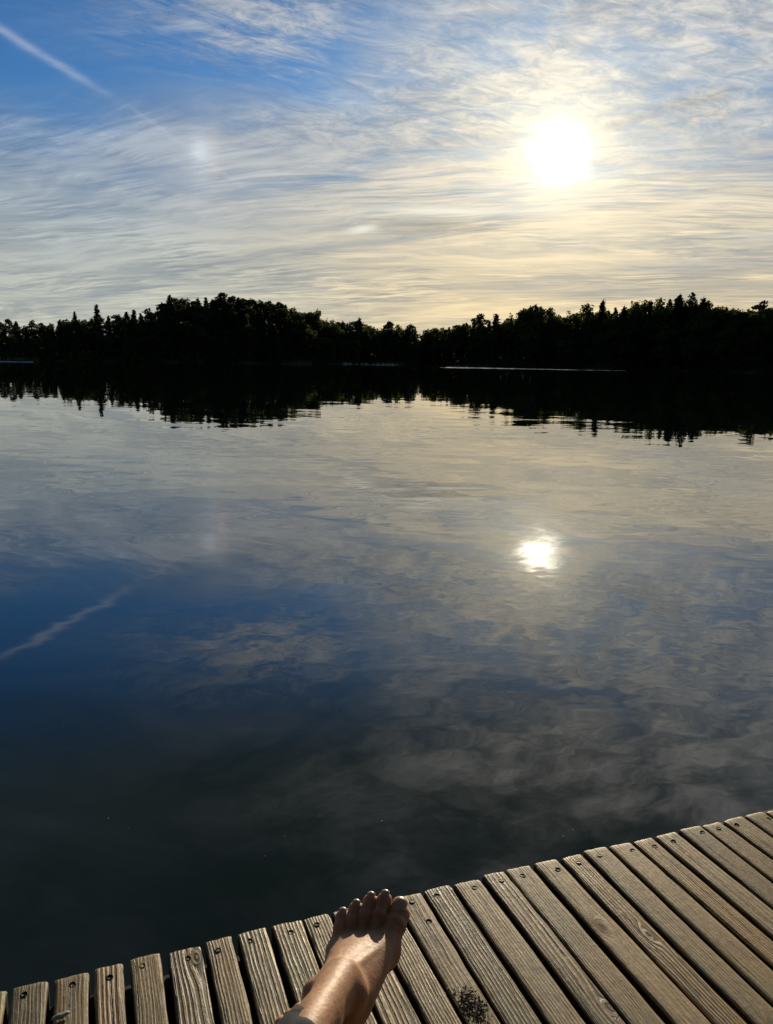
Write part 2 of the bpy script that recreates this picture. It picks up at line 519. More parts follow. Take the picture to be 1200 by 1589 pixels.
def blobs_tree(seed, blobs, trunk_h, size, dens, flat=0.2, lean=0.0, r0=0.02):
    """Trunk that forks towards each leaf mass; leaves sit in shells broken by gaps."""
    rs = np.random.RandomState(seed); V = []; F = []
    top = np.array((lean, lean * 0.4, trunk_h))
    limb(V, F, (0, 0, -0.03), tuple(top), r0, r0 * 0.5, 6, 3, (rs.normal() * .012, rs.normal() * .012, 0))
    pts = []
    for (bx, by, bz, br, bh) in blobs:
        q = rs.uniform(0.55, 1.0)
        s = top * q if bz > trunk_h * q else top * max(0.2, (bz / max(trunk_h, .01)) * 0.85)
        limb(V, F, tuple(s), (bx, by, bz), r0 * 0.42, r0 * 0.12, 4, 2, (0, 0, 0.012))
        n = int(dens * br * br * bh ** 0.5 * 40000) + 14
        d = rs.normal(size=(n, 3)); d /= np.linalg.norm(d, axis=1)[:, None]
        k = 1.0 + 0.30 * np.sin(d[:, 0] * 5 + seed) * np.sin(d[:, 1] * 6 + bz * 40) + rs.normal(size=n) * 0.10
        rad = k * rs.uniform(0.25, 1.0, n) ** 0.33
        P = d * rad[:, None] * np.array((br, br, bh)) + np.array((bx, by, bz))
        lump = np.sin(P[:, 0] * 95 + seed) + np.sin(P[:, 1] * 90 + 2 * seed) + np.sin(P[:, 2] * 100)
        P = P[lump > -1.45]
        for _ in range(3):
            e = d[rs.randint(n)] * np.array((br, br, bh)) * 0.9 + np.array((bx, by, bz))
            limb(V, F, (bx, by, bz), tuple(e), r0 * 0.13, r0 * 0.05, 3)
        pts.append(P)
    P = np.concatenate(pts)
    cv, cf = cards(P, size, rs, flat)
    return np_mesh('tree_trunk', V, F), np_mesh('tree_crown', cv, cf)


def broadleaf(seed, wide=0.24, low=0.14):
    rs = np.random.RandomState(seed); bl = []
    for i in range(rs.randint(13, 18)):
        z = rs.uniform(low, 0.90); w = wide * (1 - abs((z - 0.52) / 0.60) ** 2.2) ** 0.6
        a = rs.uniform(0, 6.28); q = rs.uniform(0.35, 1.0) * w
        r = rs.uniform(0.07, 0.115)
        bl.append((math.cos(a) * q, math.sin(a) * q, z, r, r * rs.uniform(0.75, 1.1)))
    bl.append((rs.normal() * .03, rs.normal() * .03, 0.92, 0.075, 0.08))
    bl.append((rs.normal() * .05, rs.normal() * .05, 0.80, 0.11, 0.10)); bl.append((0, 0, 0.5, 0.15, 0.22))
    return blobs_tree(seed, bl, 0.62, 0.027, 1.5, 0.1, rs.normal() * .02)


def birch(seed):
    rs = np.random.RandomState(seed); bl = []
    for i in range(14):
        z = rs.uniform(0.22, 0.93); w = 0.13 * (1.05 - z) ** 0.5
        a = rs.uniform(0, 6.28); q = rs.uniform(0.2, 1.0) * w; r = rs.uniform(0.04, 0.075)
        bl.append((math.cos(a) * q, math.sin(a) * q, z, r, r * 1.35))
    bl.append((0, 0, 0.95, 0.03, 0.05))
    return blobs_tree(seed, bl, 0.88, 0.022, 1.5, 0.0, rs.normal() * .02, 0.011)


def pine(seed, crown_low=0.5, layered=False):
    rs = np.random.RandomState(seed); bl = []
    n = 9 if layered else rs.randint(16, 20)
    for i in range(n):
        z = crown_low + (0.93 - crown_low) * (i + 0.5) / n
        w = (0.20 if layered else 0.175) * (1.25 - z) ** 0.5
        a = i * 2.4 + rs.uniform(-.5, .5); q = w * rs.uniform(0.4, 1.0)
        r = rs.uniform(0.055, 0.095) * (1.15 if layered else 1)
        bl.append((math.cos(a) * q, math.sin(a) * q, z, r, r * (0.30 if layered else 0.6)))
    bl.append((rs.normal() * .02, 0, 0.945, 0.055, 0.045))
    return blobs_tree(seed, bl, 0.90, 0.024, 2.2, 0.3, rs.normal() * .03, 0.015)


def shrubby(seed):
    rs = np.random.RandomState(seed); bl = []
    for i in range(12):
        a = rs.uniform(0, 6.28); q = rs.uniform(0, 0.34); z = rs.uniform(0.12, 0.82) * (1 - q * 0.9); r = rs.uniform(0.12, 0.19)
        bl.append((math.cos(a) * q, math.sin(a) * q, z, r, r))
    return blobs_tree(seed, bl, 0.55, 0.045, 0.6, 0.1, 0, 0.02)


PROTO = {
    'spruce': [spruce(s, w, t) for s, w, t in ((1, .17, 1), (2, .20, 1), (3, .15, .92), (4, .22, 1), (5, .18, .95))],
    'spire': [spruce(s, w, t) for s, w, t in ((11, .12, .75), (12, .13, .62))],
    'broadleaf': [broadleaf(s, w, l) for s, w, l in ((21, .25, .12), (22, .22, .15), (23, .28, .10), (24, .24, .16), (25, .30, .12))],
    'birch': [birch(s) for s in (31, 32, 33)],
    'pine': [pine(s, c) for s, c in ((41, .26), (42, .36), (43, .32), (44, .22))],
    'layered': [pine(51, 0.42, True)],
    'shrub': [shrubby(s) for s in (61, 62, 63)],
}
KIND = {'spruce': ('spruce_tree', BARK, NEEDLE), 'spire': ('spruce_tree', BARK, NEEDLE), 'broadleaf': ('broadleaf_tree', BARK, LEAF),
        'birch': ('birch_tree', BBARK, BIRCHLEAF), 'pine': ('pine_tree', PBARK, PNEEDLE), 'layered': ('pine_tree', PBARK, PNEEDLE),
        'shrub': ('shore_bush', BARK, LEAF)}
for k, lst in PROTO.items():
    for t, c in lst: t.materials.append(KIND[k][1]); c.materials.append(KIND[k][2])
trnd = random.Random(77)
_cnt = {}


def plant(kind, az, dist, h, label, group=None, wid=1.0, which=None, cat='tree'):
    i = _cnt.get(kind, 0); _cnt[kind] = i + 1
    lst = PROTO[kind]; t, c = lst[(i if which is None else which) % len(lst)]
    z = ground_z(az, dist) - 0.1
    root = empty(KIND[kind][0], (dist * math.sin(R(az)), dist * math.cos(R(az)), z), trnd.uniform(0, 6.28))
    root.scale = (h * wid, h * wid, h)
    obj('trunk', t, None, root); obj('crown', c, None, root)
    tag(root, label, cat, group)
    return root


def plant_top(kind, px, py, back, label, group=None, wid=1.0, which=None):
    """A tree standing 'back' metres behind the waterline whose top reaches the given height above the horizon."""
    a, e = azel(px, py)
    d = lerp_table(SHORE, a) + back
    top = EYE.z + d * math.tan(R(e))
    return plant(kind, a, d, top - ground_z(a, d) + 0.1, label, group, wid, which)


SKYLINE = [(-140, 490), (-60, 492), (0, 497), (15, 492), (28, 498), (40, 501), (50, 495), (75, 498), (95, 494), (115, 488), (130, 493), (150, 486), (165, 488), (190, 482), (205, 478), (215, 483), (235, 476),
           (250, 482), (262, 460), (275, 459), (290, 465), (300, 460), (330, 460), (345, 455), (365, 456), (385, 461), (400, 462), (420, 463), (440, 468), (455, 475), (470, 484), (490, 483), (500, 488),
           (512, 493), (530, 498), (545, 496), (560, 495), (575, 505), (590, 507), (603, 508), (615, 508), (640, 507), (655, 516), (665, 508), (700, 506), (710, 503), (725, 499), (745, 500), (770, 498), (790, 491), (800, 501),
           (815, 485), (825, 474), (838, 473), (850, 479), (862, 478), (870, 486), (872, 505), (884, 483), (896, 485), (912, 484), (925, 481), (945, 479), (960, 471), (978, 468), (992, 462), (1010, 464), (1025, 461), (1040, 459),
           (1055, 458), (1075, 466), (1092, 464), (1110, 471), (1130, 473), (1145, 476), (1158, 474), (1172, 478), (1200, 474), (1300, 470), (1420, 480)]


def sky_y(px): return lerp_table(SKYLINE, px)


# trees one can single out against the sky or by their colour
plant_top('spire', 116, 484, 9, 'slender spruce tip just left of the lone spike over the low wood', None, 1.0, 1)
plant_top('spire', 150, 472, 10, 'lone thin spruce spiking above the low dark wood left of the hill', None, 1.15, 0)
plant_top('spire', 251, 470, 18, 'thin bare-tipped spruce at the left foot of the steep hill', None, 0.9, 1)
plant_top('spruce', 264, 457, 22, 'tall dark spruce that starts the steep left brow of the hill', None, 1.1, 3)
plant_top('pine', 345, 453, 30, 'highest rounded tree crown on top of the hill', None, 1.25, 0)
plant_top('birch', 384, 487, 4, 'yellow-green sunlit birch on the dark front of the hill', None, 1.5, 0)
plant_top('broadleaf', 470, 497, 4, 'pale green leafy tree at the right foot of the hill', None, 1.0, 1)
plant_top('broadleaf', 491, 480, 12, 'domed leafy tree stepping down right of the hill', None, 1.1, 2)
plant_top('spruce', 558, 492, 9, 'pointed dark spruce beside the lowest dip of the skyline', None, 1.0, 1)
plant_top('pine', 603, 498, 8, 'round-headed pine in the dip, left one of two on stalks', None, 1.1, 1)
plant_top('pine', 638, 502, 8, 'round-headed pine in the dip, right one of two on stalks', None, 1.1, 2)
plant_top('birch', 618, 503, 7, 'wispy thin tree between the two round-headed pines', None, 1.0, 1)
plant_top('pine', 745, 486, 8, 'dark clumpy pine standing clear of the low wood right of centre', None, 1.35, 3)
plant_top('spire', 770, 487, 8, 'slim ragged spruce next to the dark clumpy pine', None, 1.6, 0)
plant_top('birch', 793, 488, 7, 'feathery birch right of the slim ragged spruce', None, 1.3, 2)
plant_top('broadleaf', 826, 473, 9, 'broad dark leafy tree left of the notch, bigger of its pair', None, 1.15, 0)
plant_top('broadleaf', 857, 477, 8, 'leafy tree with sky glinting through it just left of the notch', None, 0.9, 3)
plant_top('birch', 882, 481, 7, 'loose golden-lit tree just right of the notch', None, 1.4, 0)
plant_top('birch', 913, 472, 6, 'tall pale yellow-green birch before the right-hand wood', None, 1.5, 1)
plant_top('spruce', 936, 466, 10, 'pointed spruce behind the tall pale birch', None, 1.0, 0)
plant_top('spire', 1075, 455, 12, 'ragged spruce spike, highest tip of the right-hand wood', None, 1.3, 1)
plant_top('spruce', 1056, 456, 12, 'dense dark spruce just left of the ragged spike', None, 1.0, 4)
plant_top('spruce', 1093, 460, 11, 'bushy dark spruce just right of the ragged spike', None, 1.15, 1)
plant_top('broadleaf', 1140, 494, 3, 'brighter green leafy tree low at the right end of the wood', None, 1.0, 2)
plant_top('layered', 1185, 466, 9, 'pine with flat layered boughs at the right end of the wood', None, 1.2, 0)

ZONES = [(-400, 250, 'low wood left of the hill', (('pine', 5), ('broadleaf', 3), ('spruce', 3))),
         (250, 452, 'wooded hill', (('spruce', 5), ('pine', 4), ('broadleaf', 2))),
         (452, 810, 'low wood in the middle', (('broadleaf', 5), ('pine', 2), ('spruce', 2), ('birch', 1))),
         (810, 1700, 'tall wood on the right', (('broadleaf', 5), ('spruce', 4), ('birch', 1)))]
LABELS = {'pine': 'dark round-topped pine below the skyline in the %s', 'broadleaf': 'dark leafy tree below the skyline in the %s',
          'spruce': 'dark pointed spruce below the skyline in the %s', 'birch': 'thin light-leaved birch among dark trees below the skyline in the %s'}


LANDMARKS = [(-5, 'left edge of the picture'), (150, 'lone thin spruce spike'), (264, "tall spruce on the hill's brow"), (345, 'highest crown on the hill'), (491, 'domed leafy tree'), (558, 'pointed spruce by the dip'),
             (638, 'second stalked pine'), (745, 'dark clumpy pine'), (826, 'broad leafy tree at the notch'), (882, 'golden tree by the notch'), (936, 'spruce behind the pale birch'), (1075, 'ragged spruce spike')]
NTH = 'first second third fourth fifth sixth seventh eighth ninth tenth eleventh twelfth'.split()
WHAT = {'pine': 'round-topped pine', 'broadleaf': 'leafy tree', 'spruce': 'pointed spruce', 'birch': 'thin birch'}
_seen = {}


def zone_tree(px, py, back, wid, skyline=False):
    for a, b, nm, mixd in ZONES:
        if a <= px < b:
            kinds = [k for k, n in mixd for _ in range(n)]
            k = trnd.choice(kinds)
            if k == 'birch' and trnd.random() < 0.4: k = 'broadleaf'
            lab = LABELS[k] % nm
            if skyline and 0 <= px <= 1200:
                mark = [t for q, t in LANDMARKS if q <= px][-1]
                _seen[(k, mark)] = c = _seen.get((k, mark), 0) + 1
                lab = '%s %s on the skyline right of the %s' % (NTH[c - 1], WHAT[k], mark)
            plant_top(k, px, py, back, lab, '%ss in the %s' % (KIND[k][0].replace('_', ' '), nm), wid)
            return


px = -150.0                                     # the skyline row
while px < 1380:
    back = 12 + (16 if 250 < px < 450 else 0) + trnd.uniform(-3, 5)
    zone_tree(px, sky_y(px) + trnd.uniform(0.0, 5.0), back, trnd.uniform(0.95, 1.3), True)
    px += trnd.uniform(10.5, 16.0)
px = 236.0                                      # trees packed behind the brow of the hill and the middle wood
while px < 840:
    y = sky_y(px); zone_tree(px, y + (560 - y) * trnd.uniform(0.04, 0.15), 24 + trnd.uniform(-3, 4), trnd.uniform(1.3, 1.7))
    px += trnd.uniform(11, 15) if px < 470 else trnd.uniform(14, 19)
px = -150.0                                     # a middle row, lower
while px < 1380:
    y = sky_y(px); y = y + (560 - y) * trnd.uniform(0.07, 0.26)
    zone_tree(px, y, 6 + (8 if 250 < px < 450 else 0) + trnd.uniform(-1.5, 3), trnd.uniform(1.0, 1.35))
    px += trnd.uniform(12, 18)
px = -150.0                                     # front row at the water
while px < 1380:
    y = sky_y(px); y = y + (560 - y) * trnd.uniform(0.34, 0.58)
    zone_tree(px, y, 1.6 + trnd.uniform(-0.3, 1.5), trnd.uniform(1.2, 1.7))
    px += trnd.uniform(15, 22)


def build_undergrowth():
    rs = np.random.RandomState(9); P = []
    for _ in range(26000):
        a = rs.uniform(-34, 34); d = lerp_table(SHORE, a) + abs(rs.normal()) * 5.0 + 0.1
        top = 3.6 * (0.55 + 0.45 * math.sin(a * 3.1) * math.sin(a * 7.7 + 1)) + 0.6
        P.append((d * math.sin(R(a)), d * math.cos(R(a)), ground_z(a, d) + rs.uniform(-0.3, top) * min(1.0, (d - lerp_table(SHORE, a)) / 2.0 + 0.35)))
    V, F = cards(np.array(P), 0.42, rs, 0.1)
    tag(obj('shore_undergrowth', np_mesh('shore_undergrowth', V, F), LEAF), 'dark tangled undergrowth along the far waterline', 'undergrowth', None, 'stuff')


build_undergrowth()


def build_shore_stones():
    m, nt, p = mat('shore_stone')
    c = noise(coords(), 3.0, 4, 0.6)
    E.put(p.inputs['Base Color'], mixc(sstep(0.35, 0.65, c), (0.22, 0.21, 0.19), (0.42, 0.40, 0.36)))
    p.inputs['Roughness'].default_value = 0.8
    rs = random.Random(12)
    for k in range(11):
        v = []; f = []; n = 7
        for j in range(4):
            rr = (1.0, 1.08, 0.8, 0.35)[j]
            for i in range(n):
                a = 6.283 * i / n; q = rr * rs.uniform(0.8, 1.15)
                v.append((math.cos(a) * q, math.sin(a) * q * 0.7, (-0.3, 0.1, 0.4, 0.6)[j] + rs.uniform(-.06, .06)))
        for j in range(3):
            for i in range(n): f.append((j * n + i, j * n + (i + 1) % n, (j + 1) * n + (i + 1) % n, (j + 1) * n + i))
        f.append(tuple(range(3 * n, 4 * n)))
        px = 536 + k * 8.2 + rs.uniform(-2, 2)
        d = ray(px, 563); a = math.degrees(math.atan2(d.x, d.y)); ds = lerp_table(SHORE, a) - 1.2 + rs.uniform(-.5, .4)
        o = obj('shore_stone', mesh('shore_stone', v, f), m)
        s = rs.uniform(0.35, 0.8); o.scale = (s * 1.3, s, s * 0.8)
        o.location = (ds * math.sin(R(a)), ds * math.cos(R(a)), 0.05); o.rotation_euler = (0, 0, rs.uniform(0, 6))
        tag(o, 'pale stone at the far waterline below the dip in the skyline', 'stone', 'pale stones at the far waterline')


build_shore_stones()


def build_reeds():
    rs = np.random.RandomState(31); V = []; F = []
    m, nt, p = mat('reed'); E.put(p.inputs['Base Color'], mixc(noise(world_pos(), 0.8, 3, 0.5), (0.12, 0.12, 0.045), (0.26, 0.22, 0.10))); p.inputs['Roughness'].default_value = 0.8
    for (x0, x1, n) in ((436, 484, 420), (560, 628, 520), (-20, 60, 260), (690, 760, 200)):
        for _ in range(n):
            d = ray(rs.uniform(x0, x1), 562); a = math.degrees(math.atan2(d.x, d.y)); ds = lerp_table(SHORE, a) + rs.uniform(-1.8, 0.3)
            c = np.array((ds * math.sin(R(a)), ds * math.cos(R(a)), -0.05)); h = rs.uniform(0.4, 1.25); t = rs.normal(size=2) * 0.12 * h; q = rs.uniform(0, 3.14); w = np.array((math.cos(q), math.sin(q), 0)) * 0.02
            b = len(V); V += [c - w, c + w, c + np.array((t[0], t[1], h))]; F.append((b, b + 1, b + 2))
    tag(obj('shore_reeds', np_mesh('shore_reeds', V, F), m), 'straw-coloured reeds fringing the far waterline', 'reeds', None, 'stuff')


build_reeds()


def build_sky_block_wood():
    """Trees added behind the dock, never in view, to block open sky at the viewer's back."""
    rs = np.random.RandomState(15); P = []; V = []; F = []
    for _ in range(44):
        a = rs.uniform(95, 265); d = rs.uniform(20, 34); h = rs.uniform(14, 22)
        cx, cy = d * math.sin(R(a)), d * math.cos(R(a))
        limb(V, F, (cx, cy, 0), (cx, cy, h * 0.8), 0.2, 0.06, 6, 2)
        n = 420; q = rs.normal(size=(n, 3)); q /= np.linalg.norm(q, axis=1)[:, None]
        q *= rs.uniform(0.3, 1.0, n)[:, None] ** 0.4
        P.append(q * np.array((h * 0.2, h * 0.2, h * 0.46)) + np.array((cx, cy, h * 0.55)))
    cv, cf = cards(np.concatenate(P), 0.75, rs, 0.0)
    b = len(V); V = np.concatenate([np.array(V), cv]); F = np.concatenate([np.array(F), cf + b])
    tag(obj('sky_block_wood', np_mesh('sky_block_wood', V, F), LEAF), 'added unseen trees behind the dock that block sky light', 'wood', None, 'stuff')


build_sky_block_wood()

# ------------------------------------------------------------------ dock
def wood_material():
    m, nt, p = mat('weathered_wood')
    P = coords(); x, y, z = sep(P)
    sd = attr('seed'); ridge = attr('ridge'); tone = attr('tone'); moss = attr('moss')
    kx, ky, _ = sep(attr('knot', vecout=True)); cx, cl, cw = sep(attr('crack', vecout=True))
    w1 = noise(vec(x * 8 + sd, y * 5.0, sd), 1.0, 3, 0.55) - 0.5
    w2 = noise(vec(x * 30, y * 16 + sd, sd * 2.0), 1.0, 2, 0.5) - 0.5
    dx = x - kx; dy = y - ky
    kr = E.op('SQRT', dx * dx + dy * dy * 0.22)
    kin = ex(-(kr * kr) / (0.0090 * 0.0090))
    kout = ex(-(kr * kr) / (0.020 * 0.020))
    t = x + w1 * 0.009 + w2 * 0.0022 + dx * kout * -0.65
    t = t * (1.0 - kin) + kr * 1.6 * kin
    # growth rings cut lengthwise: soft wood worn into grooves between hard ridges
    fr = 175.0 + 50.0 * sine(sd * 7.3)
    s1 = sine(t * (fr * 6.2832) + noise(vec(t * 60, y * 1.5, sd), 1.0, 2) * 9.0 + sd * 10.0)
    groove = sstep(-0.55, 0.75, s1)
    fib = noise(vec(t * 900, y * 22, sd), 1.0, 4, 0.65)
    fib2 = noise(vec(t * 260, y * 7, sd + 3.0), 1.0, 3, 0.6)
    broad = noise(vec(x * 22, y * 6, sd * 1.7), 1.0, 5, 0.62)
    spots = noise(vec(x * 120, y * 90, sd), 1.0, 3, 0.6)
    # drying cracks
    wob = (noise(vec(y * 30, sd * 3.0, 0.0), 1.0, 3, 0.6) - 0.5) * 0.006
    cd = ab(x - cx - wob)
    ylen = sstep(0.0, 0.03, cl + y)                       # y runs from 0 at the front end to negative
    crack = sstep(1.0, 0.25, cd / cw) * ylen * sstep(0.33, 0.42, noise(vec(y * 24, sd, 5.0), 1.0, 2))
    chk = sstep(0.625, 0.68, noise(vec(t * 190, y * 5.0, sd + 9.0), 1.0, 3, 0.55))
    dark = (crack + chk * 0.75).clamp()
    lite = mixc(tone, (0.255, 0.190, 0.092), (0.420, 0.255, 0.086))
    mid = mixc(tone, (0.066, 0.048, 0.025), (0.120, 0.066, 0.024))
    gf = (groove * ridge + fib2 * 1.1 * (1.0 - ridge * 0.6) + (fib - 0.5) * 0.9).clamp()
    col = mixc(gf, mid, lite)
    col = mixc(ridge * (1.0 - groove) * 0.9, col, (0.020, 0.015, 0.009))
    col = mixc(sstep(0.50, 0.72, broad) * 0.72, col, (0.105, 0.084, 0.054))
    col = mixc(sstep(0.56, 0.75, noise(vec(x * 14, y * 9, sd + 4.0), 1.0, 4, 0.6)) * 0.60, col, (0.270, 0.150, 0.058))
    mo = sstep(0.42, 0.66, noise(vec(x * 26, y * 12, sd + 7.0), 1.0, 5, 0.65)) * moss
    col = mixc(mo * 0.8, col, (0.105, 0.118, 0.036))
    col = mixc(sstep(0.58, 0.68, spots) * 0.55, col, (0.05, 0.042, 0.03))
    col = mixc(kin * 0.80, col, (0.075, 0.052, 0.030))
    col = mixc(dark, col, (0.010, 0.008, 0.006))
    bri = E.op('FRACT', sd * 3.717)
    col = scalec(col, 0.74 + 0.56 * bri)
    E.put(p.inputs['Base Color'], col)
    E.put(p.inputs['Roughness'], 0.60 + 0.25 * kin - 0.20 * groove * ridge + (fib - 0.5) * 0.3)
    p.inputs['Specular IOR Level'].default_value = 0.40
    h = groove * ridge * 0.00115 + (fib - 0.5) * 0.00075 + (fib2 - 0.5) * 0.00095 * (1.0 - ridge * 0.5) + (spots - 0.5) * 0.0005 + (broad - 0.5) * 0.0018 - dark * 0.0020 + kin * 0.0003
    bp = nt.nodes.new('ShaderNodeBump'); bp.inputs['Strength'].default_value = 1.0; bp.inputs['Distance'].default_value = 1.0
    E.put(bp.inputs['Height'], h); nt.links.new(bp.outputs[0], p.inputs['Normal'])
    return m


# front corners of the planks as seen: (left x, y, right x, y)
PL = [(19, 1531, 74, 1518), (84, 1516, 137, 1504), (147, 1502, 192, 1491), (203, 1487, 249, 1475), (260, 1476, 311, 1463), (317, 1459, 358, 1450), (367, 1448, 411, 1438), (420, 1435, 467, 1425), (471, 1423, 511, 1414),
      (515, 1412, 560, 1401), (566, 1399, 607, 1391), (613, 1391, 652, 1382), (656, 1381, 696, 1371), (703, 1370, 742, 1360), (748, 1358, 781, 1350), (784, 1349, 820, 1340), (828, 1338, 863, 1330), (869, 1329, 900, 1322),
      (905, 1320, 938, 1312), (944, 1312, 977, 1305), (983, 1304, 1010, 1297), (1016, 1296, 1047, 1288), (1053, 1288, 1083, 1280), (1088, 1280, 1116, 1273), (1120, 1272, 1150, 1265), (1154, 1265, 1182, 1258), (1188, 1258, 1215, 1252)]
SCREW = [(38, 1543), (113, 1526), (171, 1517), (221, 1499), (292, 1486), (339, 1474), (388, 1461), (452, 1447), (492, 1434), None, None, (640, 1398), (678, 1390), (737, 1376), (778, 1367), (811, 1359), (866, 1349), (898, 1337),
         (930, 1328), (982, 1320), (1016, 1313), (1045, 1305), (1090, 1293), (1115, 1285), (1143, 1280), (1192, 1271), None]
DAZ = R(-20.3)
DV = Vector((math.sin(DAZ), math.cos(DAZ), 0)); DU = Vector((math.cos(DAZ), -math.sin(DAZ), 0))
PLEN = 2.6
STYLE = {  # index: (ridge, tone, moss)
    -1: (.3, .4, 1.0), 0: (.25, .1, .55), 1: (.2, .55, .25), 2: (.55, .9, .15), 3: (.2, .45, .3), 4: (.85, .3, .25), 5: (.3, .5, .25), 6: (.8, .35, .4), 7: (1.0, .55, .75), 8: (.8, .4, .5), 9: (.8, .4, .3), 10: (.9, .35, .35), 11: (.25, .65, .3),
    12: (.95, .35, .5), 13: (.25, .55, .3), 14: (.6, .5, .3), 15: (.2, .3, .3), 16: (.15, .65, .15), 17: (.9, .9, .15), 18: (.15, .3, .2), 19: (.1, .5, .25), 20: (.55, 1.0, .2), 21: (.35, .3, .3), 22: (.15, .55, .35), 23: (.3, .7, .25), 24: (.3, .85, .4), 25: (.3, .4, .3), 26: (.3, .5, .3)}
KNOTS = {4: (0.0149, -0.0273), 16: (-0.005, -0.1777), 17: (0.0025, -0.2175), 14: (0.0162, -0.317), 18: (0.0, -0.4226), 22: (-0.0075, -0.5221)}
# lengthwise cracks: sideways place, length, half width
CRACKS = {0: (-0.005, 0.0559, 0.0009), 2: (0.0012, 0.1989, 0.0012), 5: (-0.0099, 0.4226, 0.0014), 8: (-0.0075, 0.174, 0.0011), 11: (0.0012, 0.1616, 0.0012), 4: (0.0012, 0.0273, 0.0014), 12: (0.0012, 0.0249, 0.0011), 14: (0.0099, 0.2486, 0.0012), 15: (0.0, 0.0435, 0.0012), 18: (-0.0025, 0.0373, 0.0012), 3: (-0.0162, 0.3729, 0.0011), 17: (-0.0075, 0.5594, 0.0012), 20: (0.0025, 0.4723, 0.001), 16: (-0.0099, 0.0746, 0.0009), 21: (-0.005, 0.3232, 0.001)}


def plank_mesh(w, seed):
    rs = np.random.RandomState(seed)
    T = 0.034; N = 9
    sec = []                                     # cross-section from lower left over the top to lower right
    for q in (-T, -T * 0.5, -0.0038): sec.append((-0.5, q))
    sec += [(-0.490, -0.0013), (-0.468, -0.0004)]
    for i in range(1, N): sec.append((-0.43 + 0.86 * i / N, 0.0))
    sec += [(0.456, -0.0005), (0.484, -0.0018)]
    for q in (-0.006, -T * 0.5, -T): sec.append((0.5, q))
    st = [0.0, 0.0012, 0.003, 0.007, 0.014] + [0.014 + (PLEN - 0.014) * (i / 46) ** 1.35 for i in range(1, 47)]
    ph = rs.uniform(0, 6, 6); V = []; n = len(sec)
    edge = rs.normal(size=(len(st), 2)) * 0.00045
    endcut = rs.normal() * 0.03; endw = rs.normal(size=n) * 0.00028
    chip = rs.uniform(-.5, .5); chipd = rs.uniform(0, 0.0014)
    for k, s in enumerate(st):
        wob = 0.0010 * math.sin(s * 9 + ph[0]); wd = 1 + 0.012 * math.sin(s * 7 + ph[1])
        zz = 0.0011 * math.sin(s * 6 + ph[2]); tw = 0.012 * math.sin(s * 3 + ph[3])
        for i, (a, b) in enumerate(sec):
            xx = a * w * wd + wob + (edge[k, 0] if a < -.44 else edge[k, 1] if a > .44 else 0)
            z = b + (zz + tw * a * w if b > -0.02 else 0)
            yy = -s
            if k < 4:                            # rounded, slightly ragged end
                yy += endw[i] + endcut * a * w - chipd * math.exp(-((a - chip) / 0.16) ** 2) * (1 if b > -0.004 else .4)
                if b > -0.004: z -= (0.0042, 0.0021, 0.0008, 0.0002)[k]
                if abs(a) > 0.44: yy -= (0.0026, 0.0016, .0006, 0)[k]
                xx *= (0.955, 0.985, 0.997, 1)[k]
            V.append((xx, yy, z))
    F = []
    for k in range(len(st) - 1):
        for i in range(n - 1): F.append((k * n + i, k * n + i + 1, (k + 1) * n + i + 1, (k + 1) * n + i))
        F.append((k * n + n - 1, k * n, (k + 1) * n, (k + 1) * n + n - 1))
    F.append(tuple(range(n - 1, -1, -1))); b = (len(st) - 1) * n; F.append(tuple(range(b, b + n)))
    me = mesh('plank', V, F, True)
    ns = (len(st) - 1) * n
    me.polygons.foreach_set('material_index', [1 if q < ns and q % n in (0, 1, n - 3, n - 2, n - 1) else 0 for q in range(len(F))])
    return me


def screw_mesh():
    V = []; F = []; n = 14
    for r, z in ((0.0052, -0.0003), (0.0045, 0.0001), (0.0040, 0.0001), (0.0036, -0.0006), (0.0014, -0.0008)):
        for i in range(n):
            a = 6.2832 * i / n
            q = r * (1.0 if r > 0.002 else (1.9 if i % 3 == 0 else 0.6))
            V.append((math.cos(a) * q, math.sin(a) * q, z + 0.0006))
    for j in range(4):
        for i in range(n): F.append((j * n + i, j * n + (i + 1) % n, (j + 1) * n + (i + 1) % n, (j + 1) * n + i))
    F.append(tuple(range(4 * n, 5 * n)))
    return mesh('screw', V, F, False)


def box_mesh(name, sx, sy, sz, bev=0.006):
    V = []; F = []
    # box with chamfered long edges, running along local X
    prof = [(-sy + bev, -sz), (sy - bev, -sz), (sy, -sz + bev), (sy, sz - bev), (sy - bev, sz), (-sy + bev, sz), (-sy, sz - bev), (-sy, -sz + bev)]
    for xx in (-sx, -sx * .3, sx * .3, sx):
        for a, c in prof: V.append((xx, a, c))
    for k in range(3):
        for i in range(8): F.append((k * 8 + i, (k + 1) * 8 + i, (k + 1) * 8 + (i + 1) % 8, k * 8 + (i + 1) % 8))
    F.append(tuple(range(8))); F.append(tuple(range(31, 23, -1)))
    return mesh(name, V, F)


